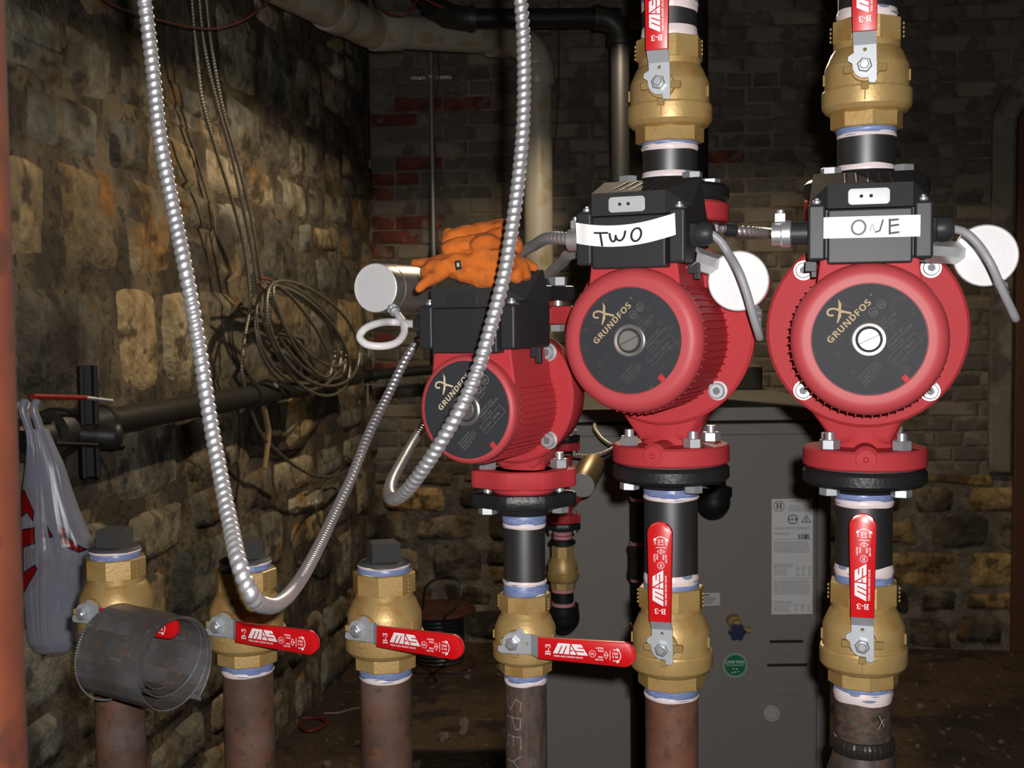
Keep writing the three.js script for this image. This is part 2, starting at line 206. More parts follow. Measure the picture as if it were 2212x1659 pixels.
// one rough stone: a rounded slab with a broken face, drawn over the quad `q` (corners in wall u, v)
function stoneGeo(q, out, seed, col, n = 6) {
  const P = [], U = [], C = [], I = []; const cx = (q[0][0] + q[2][0]) / 2, cy = (q[0][1] + q[2][1]) / 2, r = rng(seed), tx = (r() - 0.5) * 0.12, ty = (r() - 0.5) * 0.12;
  for (let j = 0; j <= n; j++) for (let i = 0; i <= n; i++) {
    let a = i / n, b = j / n; const ea = Math.min(a, 1 - a) * 2, eb = Math.min(b, 1 - b) * 2;
    let x = lerp(lerp(q[0][0], q[1][0], a), lerp(q[3][0], q[2][0], a), b), y = lerp(lerp(q[0][1], q[1][1], a), lerp(q[3][1], q[2][1], a), b);
    // round the corners off
    const ka = a * 2 - 1, kb = b * 2 - 1, k = 1 - 0.07 * ka * ka * kb * kb; x = cx + (x - cx) * k; y = cy + (y - cy) * k;
    const wob = 0.02 * (fbm3(x * 9, y * 9, seed % 97, 2, 7) - 0.5); x += wob; y += 0.02 * (fbm3(x * 9 + 5, y * 9, seed % 89, 2, 9) - 0.5);
    const edge = Math.pow(Math.min(1, ea * 3.2), 0.5) * Math.pow(Math.min(1, eb * 3.2), 0.5);
    const z = -0.012 + edge * (out + (x - cx) * tx + (y - cy) * ty + 0.02 * (fbm3(x * 9, y * 9, seed % 53, 4, 3) - 0.5));
    P.push(x - cx, y - cy, z); U.push(x, y); const t = 0.9 + 0.2 * r(); C.push(col[0] * t, col[1] * t, col[2] * t);
  }
  for (let j = 0; j < n; j++) for (let i = 0; i < n; i++) { const a = j * (n + 1) + i, b = a + n + 1; I.push(a, a + 1, b, b, a + 1, b + 1); }
  const g = new THREE.BufferGeometry(); g.setAttribute('position', new THREE.Float32BufferAttribute(P, 3)); g.setAttribute('uv', new THREE.Float32BufferAttribute(U, 2)); g.setAttribute('color', new THREE.Float32BufferAttribute(C, 3)); g.setIndex(I); g.computeVertexNormals(); return [g, cx, cy];
}
function stones(F, wall, s0, s1, t0, t1, seed, hmin, hmax, wmin, wmax, pick, gap = 0.004) {
  const r = rng(seed); let t = t0; const rows = [];
  while (t < t1) { const h = hmin + r() * (hmax - hmin); rows.push([t, Math.min(t1, t + h)]); t += h; }
  rows.forEach(([a, b], k) => {
    let s = s0 - r() * 0.2; let pj = null;
    while (s < s1) {
      const w = wmin + r() * (wmax - wmin), j = () => (r() - 0.5) * 0.035;
      const split = r() < 0.2 && b - a > 0.16;
      const cells = split ? [[a, a + (b - a) * (0.4 + 0.2 * r())], null] : [[a, b]]; if (split) cells[1] = [cells[0][1], b];
      for (const [y0, y1] of cells) {
        const q = [[s + gap + j(), y0 + gap + j()], [s + w - gap + j(), y0 + gap + j()], [s + w - gap + j(), y1 - gap + j()], [s + gap + j(), y1 - gap + j()]];
        const p = proj(F.pt(s + w / 2, (y0 + y1) / 2)); if (p[2] < 0.5) continue;
        const sd = Math.floor(r() * 1e6), col = pick(p[0], p[1], r);
        if (!col) continue;
        if (p[0] < -150 || p[0] > 2350 || p[1] < -160 || p[1] > 1800) continue;
        const [g, cx, cy] = stoneGeo(q, 0.019 + r() * 0.009, sd, col);
        const m = part(wall, 'stone', g, M.stone); m.position.set(cx, cy, 0);
      }
      s += w;
    }
  });
}
const wallLeft = wallSlab(FL, 'wall_left', 'old rubble stone cellar wall with ochre and grey stones', M.mortar, 160, 90, 0.022, 11);
{
  const tan = [0.42, 0.38, 0.3], grey = [0.36, 0.35, 0.31], dark = [0.17, 0.16, 0.145], pale = [0.54, 0.5, 0.43], ochre = [0.46, 0.37, 0.24], slate = [0.27, 0.285, 0.28];
  stones(FL, wallLeft, FL.L - 4.1, FL.L - 0.02, 0, CEIL, 77, 0.13, 0.3, 0.16, 0.46, (x, y, r) => {                                        // a mixed quarry lot: one palette for the whole wall
    const n = r(); return n < 0.2 ? dark : n < 0.4 ? slate : n < 0.62 ? grey : n < 0.82 ? tan : n < 0.93 ? ochre : pale;
  });
}
const wallBack = wallSlab(FB, 'wall_back', 'painted brick cellar wall on a rubble stone footing', M.darkMortar, 150, 110, 0.005, 23);
{
  // bricks: a shallow block with a worn arris, a few shapes shared by all
  const r = rng(4242), L = 0.2, H = 0.0535, geos = [];
  const brickGeo = (l, sd) => { const q = rng(sd), b = 0.006, j = () => (q() - 0.5) * 0.004; const o = [[-l / 2 + j(), -H / 2 + j()], [l / 2 + j(), -H / 2 + j()], [l / 2 + j(), H / 2 + j()], [-l / 2 + j(), H / 2 + j()]]; const P = [], U = [], I = []; const u0 = q() * 3, v0 = q() * 3; o.forEach(([x, y]) => { P.push(x, y, -0.02); }); o.forEach(([x, y]) => { P.push(x, y, 0.002); }); o.forEach(([x, y]) => { P.push(x * (1 - 2 * b / l), y * (1 - 2 * b / H), 0.0055 + j() * 0.4); }); for (let i = 0; i < 12; i++) U.push(P[i * 3] + u0, P[i * 3 + 1] + v0); for (let k = 0; k < 4; k++) { const n = (k + 1) % 4; I.push(k, n, k + 4, n, n + 4, k + 4, k + 4, n + 4, k + 8, n + 4, n + 8, k + 8); } I.push(8, 9, 10, 8, 10, 11); const g = new THREE.BufferGeometry(); g.setAttribute('position', new THREE.Float32BufferAttribute(P, 3)); g.setAttribute('uv', new THREE.Float32BufferAttribute(U, 2)); g.setIndex(I); return toCreasedNormals(g, 0.5); };
  for (let i = 0; i < 6; i++) geos.push([brickGeo(L, 100 + i), brickGeo(0.096, 200 + i)]);
  const list = [];
  for (let row = 0, y = 0.76; y < 2.86; row++, y += 0.0622) {
    const header = row % 6 === 2; let s = 0.01 + (header ? 0 : (row % 2) * 0.104) + (row % 2 ? 0 : 0);
    if (!header && row % 2) list.push([0.048 + 0.012, y, 1]);
    while (s < FB.L - 0.1) { const k = header ? 1 : 0, l = k ? 0.096 : L; list.push([s + l / 2 + 0.004, y, k]); s += l + 0.0115; }
  }
  const vis = [], rest = [];
  for (const b of list) { const p = proj(FB.pt(b[0], b[1])); b.p = p;
    // what the photograph hides: behind the pumps, risers and cans in front
    const [x, y] = p; const hid = x < 790 || x > 2200 || y < -10 || (x > 1675 && x < 2080 && y > 380 && y < 920) || (x > 1810 && x < 1935 && y < 420) || (x > 1385 && x < 1510 && y < 420) || (x > 1240 && x < 1600 && y > 420 && y < 900) || (x > 900 && x < 1240 && y > 600) || (x > 1240 && x < 1780 && y > 880);
    (hid ? rest : vis).push(b); }
  vis.sort((a, b) => b.p[2] === a.p[2] ? 0 : (a[2] - b[2]) || (Math.abs(a.p[1] - 500) - Math.abs(b.p[1] - 500)));
  const over = vis.splice(290); rest.push(...over);
  const matFor = b => { const [x, y] = b.p, n = r(); if (x < 935 && y > 230 && y < 900) return n < 0.62 ? M.brickA : n < 0.85 ? M.paintB : M.paintA; if (n < 0.025) return M.brickA; return n < 0.55 ? M.paintA : n < 0.8 ? M.paintB : M.paintC; };
  for (const b of vis) { const m = part(wallBack, 'brick', geos[Math.floor(r() * 6)][b[2]], matFor(b)); m.position.set(b[0], b[1], (r() - 0.5) * 0.002); m.rotation.z = (r() - 0.5) * 0.012; }
  const g = rest.filter(b => b.p[1] > -120 && b.p[1] < 1150 && b.p[0] > 700 && b.p[0] < 2400).map(b => geos[Math.floor(r() * 6)][b[2]].clone().translate(b[0], b[1], (r() - 0.5) * 0.004));
  const m = part(wallBack, 'hidden_bricks', mg(g), M.paintA); m.userData.kind = 'stuff';
  stones(FB, wallBack, 0, FB.L - 0.3, 0, 0.74, 91, 0.1, 0.18, 0.16, 0.36, (x, y, q) => { if (x < 780) return null; const n = q(); return n < 0.45 ? [0.2, 0.18, 0.15] : n < 0.7 ? [0.34, 0.29, 0.22] : n < 0.88 ? [0.5, 0.36, 0.18] : [0.13, 0.12, 0.11]; });
}
// brown arched door and its rounded casing at the end of the brick wall
{
  const s = (px, py) => { const e = at(px, py, 4.72); return [e.clone().sub(FB.a).dot(FB.u), e.y]; };
  const x0 = s(2192, 600)[0], top = s(2192, 205)[1], R = 0.14;
  const sh = new THREE.Shape(); sh.moveTo(x0, 0); sh.lineTo(x0, top - R); sh.absarc(x0 + R, top - R, R, PI, PI / 2, true); sh.lineTo(x0 + 0.7, top); sh.lineTo(x0 + 0.7, 0); sh.closePath();
  const d = new THREE.Mesh(uvBox(ext(sh, 0.035, 0.004)), M.darkWood); d.name = 'door_1'; d.applyMatrix4(FB.m); d.position.set(FB.a.x, 0, FB.a.z); d.position.addScaledVector(FB.w, 0.012); d.castShadow = d.receiveShadow = true; scene.add(d); info(d, 'dark brown wooden door with rounded corner beside the brick wall', 'door', null, 'structure');
  const c = new THREE.Shape(); const w = 0.1; c.moveTo(x0 - w, 0.75); c.lineTo(x0 - w, top - R); c.absarc(x0 + R, top - R, R + w, PI, PI / 2, true); c.lineTo(x0 + 0.7, top + w); c.lineTo(x0 + 0.7, top + 0.012); c.lineTo(x0 + R, top + 0.012); c.absarc(x0 + R, top - R, R + 0.012, PI / 2, PI, false); c.lineTo(x0 - 0.012, 0.75); c.closePath();
  const t = new THREE.Mesh(uvBox(ext(c, 0.03, 0.008)), M.paintA); t.name = 'trim_1'; t.applyMatrix4(FB.m); t.position.copy(d.position); t.castShadow = t.receiveShadow = true; scene.add(t); info(t, 'grey painted casing curving around the brown door', 'trim', null, 'structure');
}

// pendant lamp with an enamel shade, above the frame: warm light on the walls, cut off by the rim of the shade
{
  const t = thing('pendant_lamp', 'small enamelled pendant lamp hanging above the boiler', 'lamp', LAMP.clone());
  const shadeMat = std({ color: lin(0.04, 0.07, 0.05), roughness: 0.4 });
  part(t, 'shade', lathe([[0.175, -0.052], [0.165, -0.03], [0.1, 0.05], [0.035, 0.085], [0.033, 0.082], [0.096, 0.046], [0.161, -0.034], [0.171, -0.054], [0.175, -0.052]], 48), shadeMat);
  part(t, 'bulb', lathe([[0, -0.03], [0.014, -0.027], [0.026, -0.014], [0.03, 0.002], [0.026, 0.018], [0.015, 0.036], [0.013, 0.05], [0, 0.05]], 24, 60), std({ color: lin(0.9, 0.8, 0.6), emissive: lin(1, 0.62, 0.3), emissiveIntensity: 6, roughness: 0.3 }));
  part(t, 'socket', cyl(0.018, 0.045, 0.1, 20, 0.002), M.blackPlastic);
  part(t, 'cord', cyl(0.004, 0.1, CEIL - LAMP.y, 8), M.blackPlastic);
  const l = new THREE.PointLight(new THREE.Color(1.0, 0.79, 0.55), LAMP_CD, 0, 2); l.name = 'bulb_light'; l.castShadow = true; l.shadow.radius = 1.0; l.position.set(0, 0, 0); t.add(l);
}

// ---------------------------------------------------------------- the row of risers
const col = (px, py, d) => { const p = at(px, py, d); return { x: p.x, z: p.z, y: row => yOn(p.x, p.z, row) }; };
const C1 = col(1864, 1540, 1.2775), C2 = col(1451, 1600, 1.327), C3 = col(1137, 1600, 1.349), C4 = col(834, 1500, 1.375), C5 = col(537, 1500, 1.406), C6 = col(261, 1600, 1.436);
const R2 = 0.03015, R15 = 0.02415;

// sealant squeezed out of a threaded joint
function sealant(parent, r, y, h, blue, seed, name = 'thread_sealant') {
  const n = 60, k = 6, P = [], U = [], I = [];
  for (let j = 0; j <= k; j++) for (let i = 0; i <= n; i++) { const a = i / n * 2 * PI, e = Math.min(j, k - j) / (k / 2), rr = r + 0.0001 + Math.pow(e, 0.5) * (0.0006 + 0.0012 * vn2(i / n * 14, 0, 14, seed)) + 0.0003 * Math.sin(j * 2.6), dy = h * (j / k - 0.5) * (0.8 + 0.5 * vn2(i / n * 9, 3, 9, seed + 5)); P.push(Math.sin(a) * rr, y + dy, Math.cos(a) * rr); U.push(i / n * 2 + seed * 0.37, j / k); }
  for (let j = 0; j < k; j++) for (let i = 0; i < n; i++) { const a = j * (n + 1) + i, b = a + n + 1; I.push(a, a + 1, b, b, a + 1, b + 1); }
  const g = new THREE.BufferGeometry(); g.setAttribute('position', new THREE.Float32BufferAttribute(P, 3)); g.setAttribute('uv', new THREE.Float32BufferAttribute(U, 2)); g.setIndex(I); g.computeVertexNormals();
  return part(parent, name, g, blue ? M.dopeBlue : M.dope, blue ? 'blue smear of thread sealant' : 'white and pink thread tape');
}

// ---- the printed red lever
const leverTex = ctex(1024, 256, (g, w, h) => {          // x runs along the lever (0 at the hub end), y across
  g.fillStyle = '#cf1219'; g.fillRect(0, 0, w, h); g.fillStyle = '#f3eef0'; g.strokeStyle = '#f3eef0';
  g.save(); g.translate(112, 128); g.rotate(-PI / 2); g.font = 'bold 78px serif'; g.textAlign = 'center'; g.textBaseline = 'middle'; g.fillText('B-3', -4, 0); g.restore();
  // block logo: three slanted letters cut out of a leaning white block
  g.beginPath(); g.moveTo(220, 55); g.lineTo(465, 55); g.lineTo(535, 165); g.lineTo(165, 165); g.closePath(); g.fill();
  g.strokeStyle = '#cf1219'; g.lineWidth = 11; for (const [a, b, c, d] of [[262, 80, 222, 165], [310, 80, 272, 165], [352, 55, 340, 165], [352, 55, 420, 165], [345, 125, 380, 125], [428, 92, 498, 92], [397, 128, 492, 128]]) { g.beginPath(); g.moveTo(a, b); g.lineTo(c, d); g.stroke(); }
  g.fillStyle = '#f3eef0'; g.strokeStyle = '#f3eef0'; g.font = 'bold 27px sans-serif'; g.textAlign = 'left'; g.textBaseline = 'alphabetic'; g.fillText('TRIM AND DRAIN VALVE', 170, 200);
  g.lineWidth = 5; g.beginPath(); g.arc(580, 140, 34, 0, 7); g.stroke(); g.font = 'bold 36px sans-serif'; g.textAlign = 'center'; g.fillText('UL', 580, 153);
  g.font = 'bold 25px sans-serif'; g.fillText('LISTED', 655, 85); g.fillText('59AU', 668, 113); g.fillText('MAX', 665, 176); g.fillText('500 PSI', 650, 204);
  g.beginPath(); g.moveTo(722, 105); g.lineTo(745, 142); g.lineTo(722, 180); g.lineTo(699, 142); g.closePath(); g.stroke(); g.font = 'bold 22px sans-serif'; g.fillText('FM', 722, 150);
  g.fillRect(760, 90, 6, 100); g.font = 'bold 32px sans-serif'; g.fillText('CGA', 815, 132); g.fillText('3.16', 815, 166); g.font = 'bold 24px sans-serif'; g.fillText('ON', 810, 92); g.fillText('OFF', 812, 204);
  g.lineWidth = 8; g.beginPath(); g.arc(800, 140, 72, -0.85, 0.85); g.stroke(); g.beginPath(); g.moveTo(828, 62); g.lineTo(862, 78); g.lineTo(836, 100); g.fill(); g.beginPath(); g.moveTo(828, 220); g.lineTo(862, 204); g.lineTo(836, 180); g.fill();
});
const leverMat = phy({ map: leverTex, roughness: 0.34, clearcoat: 0.35, clearcoatRoughness: 0.25 });
const PLATE = [[0.0115, 0.022], [0.012, -0.004], [0.012, -0.015], [0.0095, -0.0178], [0.004, -0.0168], [0.0035, -0.0122], [-0.004, -0.0118], [-0.009, -0.0085], [-0.0118, -0.003], [-0.0125, 0.003], [-0.0172, 0.0062], [-0.0165, 0.0105], [-0.0112, 0.0138], [-0.0115, 0.022]];
const plateGeo = (() => { const flat = ext(PLATE, 0.0028, 0.0003, [[0, 0.0165, 0.0023]]); const bend = ext([[0, 0], [0.0028, 0], [0.0128, 0.013], [0.01, 0.013]], 0.023).rotateY(-PI / 2).translate(0.0115, 0.0212, 0); bend.scale(1, 1, 1); return mg([flat, bend]); })();
const gripGeo = (() => { const s = new THREE.Shape(); const L0 = 0.0325, L1 = 0.142, w0 = 0.0118, w1 = 0.0137; s.moveTo(-w0, L0); s.lineTo(w0, L0); s.lineTo(w1, L1 - w1); s.absarc(0, L1 - w1, w1, 0, PI, false); s.closePath(); const g = ext(s, 0.0068, 0.0016).translate(0, 0, 0.0082); const p = g.attributes.position, u = g.attributes.uv; for (let i = 0; i < p.count; i++) u.setXY(i, (p.getY(i) - L0) / (L1 - L0), 0.5 - p.getX(i) / (2 * w1)); return toCreasedNormals(g, 0.6); })();
function lever(parent, dist, open, droop = 0) {
  const l = part(parent, 'lever', plateGeo, M.leverSteel, 'bent grey steel lever plate'); l.position.set(0, 0, dist); l.rotation.z = open ? 0 : -PI / 2 - droop;
  const g = part(l, 'grip', gripGeo, leverMat, 'red plastic grip with white lettering');
  part(l, 'nut', [nut(0.0078, 0, 0.006, 6, 0.3).rotateX(PI / 2).translate(0, 0, 0.0028), cyl(0.0046, 0.006, 0.009, 16, 0.0008).rotateX(PI / 2).translate(0, 0, 0.0028)], M.zinc);
  return l;
}
// ---- brass ball valve; origin on the pipe axis at the height of the stem, stem towards +z
function valveGeo(s) {
  const k = (a) => a.map(([r, y]) => [r * s, y * s]);
  const g = [
    nut(0.0372 * s, 0.033 * s, 0.057 * s, 8, 0.39, 0.0014, 0.03 * s),
    lathe(k([[0.0345, 0.036], [0.0345, 0.0315]]).reverse(), 40),
    lathe(k([[0.03, -0.043], [0.0385, -0.0405], [0.0425, -0.0385], [0.0462, -0.034], [0.0468, -0.031], [0.0468, -0.0175], [0.0458, -0.0152], [0.0436, -0.0146], [0.0438, 0.0075], [0.0428, 0.0105], [0.0372, 0.0235], [0.0345, 0.027], [0.0345, 0.034], [0.03, 0.0345]]), 64, 20),
    nut(0.0378 * s, -0.0565 * s, -0.038 * s, 8, 0.2, 0.0018, 0.03 * s),
    // mould seam and small cast ridges down both sides
    bx(0.0012 * s, 0.016 * s, 0.0016 * s, 0.0, -0.0245 * s, 0.0464 * s, 0.0004),
    ...[0, 1, 2, 3].flatMap(i => [-1, 1].map(q => bx(0.002, 0.0028, 0.0022, q * 0.0372 * s, (0.038 + i * 0.0045) * s, 0.006, 0.0006))),
    ...[-1, 1].map(q => bx(0.0022, 0.012 * s, 0.0035, q * 0.0438 * s, -0.003 * s, 0.008, 0.0008)),
  ];
  return mg(g.map(x => uvBox2(x)));
}
function uvBox2(g) { return g.attributes.uv && g.type !== 'x' ? g : uvBox(g); }
function stemGeo(s, dist) { const z0 = 0.036 * s; return mg([cyl(0.0145 * s, z0, dist - 0.006, 28, 0.0012).rotateX(PI / 2), cyl(0.0085, z0, dist, 20).rotateX(PI / 2), bx(0.043 * s, 0.0075, 0.0075, 0, -0.001, dist - 0.0065, 0.0012), bx(0.0075, 0.0075, 0.0075, 0, -0.0185 * s, dist - 0.0075, 0.0012)]); }
const valveBody = { 1: valveGeo(1), 0.81: valveGeo(0.81) };
function valve(C, hubRow, yaw, s, open, label, droop = 0) {
  const dist = 0.0462 * s + 0.0085, a = yaw * D2R; const y = yOn(C.x + Math.sin(a) * dist, C.z + Math.cos(a) * dist, hubRow);
  const t = thing('ball_valve', label, 'valve', V(C.x, y, C.z), a, 'brass ball valves with red levers');
  part(t, 'body', valveBody[s], M.brass);
  part(t, 'stem', stemGeo(s, dist), M.brass);
  lever(t, dist, open, droop);
  t.topY = y + 0.057 * s; t.bottomY = y - 0.0565 * s; return t;
}
const V1 = valve(C1, 1393, -18, 1, true, 'brass valve with upright red lever on the black riser below pump labelled ONE');
const V2 = valve(C2, 1400, -18, 1, true, 'brass valve with upright red lever on the riser below pump labelled TWO');
const V3 = valve(C3, 1388, -17.5, 0.81, false, 'smaller brass valve with sideways red lever below the small pump carrying the glove');
const V4 = valve(C4, 1361, -26, 1, false, 'plugged brass valve with sideways red lever, standing beside the small pump riser', 0.01);
const V5 = valve(C5, 1352, -22, 1, false, 'plugged brass valve with sideways red lever, behind the hanging loop of metal conduit', 0.03);
const V6 = valve(C6, 1324, -21, 1, false, 'plugged brass valve whose red lever holds the coiled grey strip', 0.02);
const V7 = valve(C2, 180, -19, 1, true, 'brass valve with raised red lever above pump labelled TWO');
const V8 = valve(C1, 143, -19, 1, true, 'brass valve with raised red lever above pump labelled ONE');

// ---- pipes
function pipe(C, r, y0, y1, mat, name, label, seals = []) { const t = thing(name, label, 'pipe', V(C.x, y0, C.z)); part(t, 'pipe_wall', lathe([[r - 0.004, 0], [r, 0], [r, (y1 - y0)], [r - 0.004, y1 - y0]], 48), mat); for (const [y, h, blue, sd] of seals) sealant(t, r, y - y0, h, blue, sd); return t; }
const tp = (v, d = 0) => v.topY + d, bt = (v, d = 0) => v.bottomY + d;
// lettering on steel: the marks sit in the colour map of the pipe
function markedPipeTex(base, draw, seed) { return ctex(1024, 1024, (g, w, h) => { const r = rng(seed); g.fillStyle = base; g.fillRect(0, 0, w, h); for (let i = 0; i < 2600; i++) { const q = r(); g.fillStyle = q < 0.4 ? 'rgba(120,82,62,0.16)' : q < 0.75 ? 'rgba(45,38,36,0.18)' : 'rgba(120,112,106,0.12)'; g.beginPath(); g.ellipse(r() * w, r() * h, 3 + r() * 26, 3 + r() * 44, 0, 0, 7); g.fill(); } for (let i = 0; i < 500; i++) { g.fillStyle = r() < 0.5 ? 'rgba(30,24,22,0.5)' : 'rgba(165,140,120,0.4)'; g.fillRect(r() * w, r() * h, 1 + r() * 3, 1 + r() * 4); } draw(g, w, h); }); }
function fullUV(g, turns = 0) { const p = g.attributes.position, u = g.attributes.uv; g.computeBoundingBox(); const y0 = g.boundingBox.min.y, y1 = g.boundingBox.max.y; for (let i = 0; i < p.count; i += 3) { const as = [0, 1, 2].map(k => { let a = Math.atan2(p.getX(i + k), p.getZ(i + k)) / (2 * PI) + 0.5; return a; }); const mx = Math.max(...as); for (let k = 0; k < 3; k++) { let a = as[k]; if (mx - a > 0.5) a += 1; u.setXY(i + k, a, (p.getY(i + k) - y0) / (y1 - y0)); } } return g; }
// risers that come up from the floor
const riser = [
  [C6, V6, M.rust, 'rust brown riser pipe below the valve that holds the coiled grey strip'],
  [C5, V5, M.rust, 'rust brown riser pipe below the plugged valve behind the conduit loop'],
  [C4, V4, M.rust, 'rust brown riser pipe below the plugged valve beside the small pump'],
  [C2, V2, M.rustRed, 'reddish rusted riser pipe below pump labelled TWO'],
];
riser.forEach(([C, v, m, l], i) => { const b = bt(v); const t = pipe(C, R2, 0, b + 0.004, m, 'steel_pipe', l, [[b - 0.003, 0.016, true, 3 + i], [b - 0.0105, 0.006, false, 13 + i]]); t.rotation.y = i * 1.3; });
{
  const b = bt(V3); const tx = markedPipeTex('#554c48', (g, w, h) => { // chalked letters running down the pipe
    g.strokeStyle = 'rgba(200,210,205,0.4)'; g.lineWidth = 7; g.lineCap = 'round'; g.save(); g.translate(w * 0.435, 60); g.rotate(PI / 2); g.scale(0.56, 1.5);
    g.setLineDash([22, 8]); for (const l of [[[85, -40], [40, -45], [25, -15], [60, 5], [85, 25], [60, 48], [20, 40]], [[120, 50], [120, -42], [170, -40], [180, -10], [125, 5]], [[275, -42], [215, -42], [215, 46], [278, 46]], [[215, 2], [262, 2]], [[310, -40], [342, 4], [378, -40]], [[342, 4], [342, 48]]]) { g.beginPath(); l.forEach(([x, y], q) => q ? g.lineTo(x, y) : g.moveTo(x, y)); g.stroke(); } g.restore(); g.setLineDash([]); g.lineWidth = 4; g.beginPath(); g.moveTo(w * 0.49, h * 0.42); g.lineTo(w * 0.53, h * 0.47); g.stroke(); }, 8);
  const t = thing('steel_pipe', 'grey brown riser pipe chalked with letters below the small pump', 'pipe', V(C3.x, 0, C3.z), -0.25);
  part(t, 'pipe_wall', fullUV(lathe([[R15, b - 0.42], [R15, b + 0.004]], 64)), std({ map: tx, roughness: 0.5, metalness: 0.15 }));
  part(t, 'lower_pipe_wall', lathe([[R15, 0], [R15, b - 0.42]], 40), M.steelGrey);
  sealant(t, R15, b - 0.003, 0.013, true, 21); sealant(t, R15, b - 0.0085, 0.007, false, 22);
}
{
  // pump ONE riser: short pipe, a weld bead, then a flaring weld fitting
  const b = bt(V1), w = C1.y(1605); const tx = markedPipeTex('#544a43', (g, ww, h) => { g.strokeStyle = 'rgba(20,16,14,0.9)'; g.lineWidth = 10; g.beginPath(); g.moveTo(ww * 0.52, h * 0.45); g.lineTo(ww * 0.56, h * 0.62); g.moveTo(ww * 0.56, h * 0.45); g.lineTo(ww * 0.525, h * 0.62); g.stroke(); g.strokeStyle = 'rgba(215,205,190,0.9)'; g.lineWidth = 5; g.beginPath(); g.moveTo(ww * 0.53, h * 0.45); g.lineTo(ww * 0.565, h * 0.62); g.moveTo(ww * 0.525, h * 0.64); g.lineTo(ww * 0.56, h * 0.5); g.stroke(); }, 18);
  const t = thing('steel_pipe', 'grey riser pipe with a weld bead below pump labelled ONE', 'pipe', V(C1.x, 0, C1.z), 0.1);
  part(t, 'pipe_wall', fullUV(lathe([[R2, w], [R2, b + 0.004]], 64)), std({ map: tx, roughness: 0.5, metalness: 0.2 }));
  const bead = []; for (let i = 0; i <= 10; i++) { const a = -PI / 2 + i / 10 * PI; bead.push([R2 - 0.001 + 0.0052 * Math.cos(a), w + 0.0095 * Math.sin(a)]); } const bg = lathe(bead, 90, 60), bp = bg.attributes.position; for (let i = 0; i < bp.count; i++) { const a = Math.atan2(bp.getX(i), bp.getZ(i)), q = 1 + 0.012 * Math.sin(a * 34) + 0.03 * (fbm3(Math.cos(a) * 4, bp.getY(i) * 90, Math.sin(a) * 4, 3, 4) - 0.5); bp.setX(i, bp.getX(i) * q); bp.setZ(i, bp.getZ(i) * q); } bg.computeVertexNormals();
  part(t, 'weld_bead', bg, std({ color: lin(0.06, 0.05, 0.045), roughness: 0.3, metalness: 0.6 }), 'dark grey ripple of weld metal');
  part(t, 'weld_fitting', lathe([[0.057, 0], [0.057, w - 0.16], [0.054, w - 0.09], [0.043, w - 0.045], [0.034, w - 0.018], [R2 + 0.001, w - 0.004]], 64, 60), M.steelGrey);
  sealant(t, R2, b - 0.004, 0.01, true, 31); sealant(t, R2, b - 0.0105, 0.014, false, 32);
}
// square headed plugs in the three spare valves
[[C4, V4, 0.32, 'iron plug in the spare valve beside the small pump riser'], [C5, V5, 0.55, 'iron plug in the spare valve behind the hanging conduit loop'], [C6, V6, -0.1, 'iron plug in the spare valve above the coiled grey strip']].forEach(([C, v, a, l], i) => {
  const t = thing('pipe_plug', l, 'plug', V(C.x, tp(v), C.z), a);
  part(t, 'collar', lathe([[0.0295, 0.0], [0.0295, 0.006], [0.0305, 0.0075], [0.0305, 0.0105], [0.028, 0.0128], [0.02, 0.0138], [0, 0.0138]], 48), M.plugIron);
  part(t, 'square_head', bx(0.034, 0.0235, 0.034, 0, 0.0235, 0, 0.0022), M.plugIron);
  sealant(t, 0.0295, 0.003, 0.0095, true, 41 + i); sealant(t, 0.0297, 0.0078, 0.0035, false, 45 + i);
});

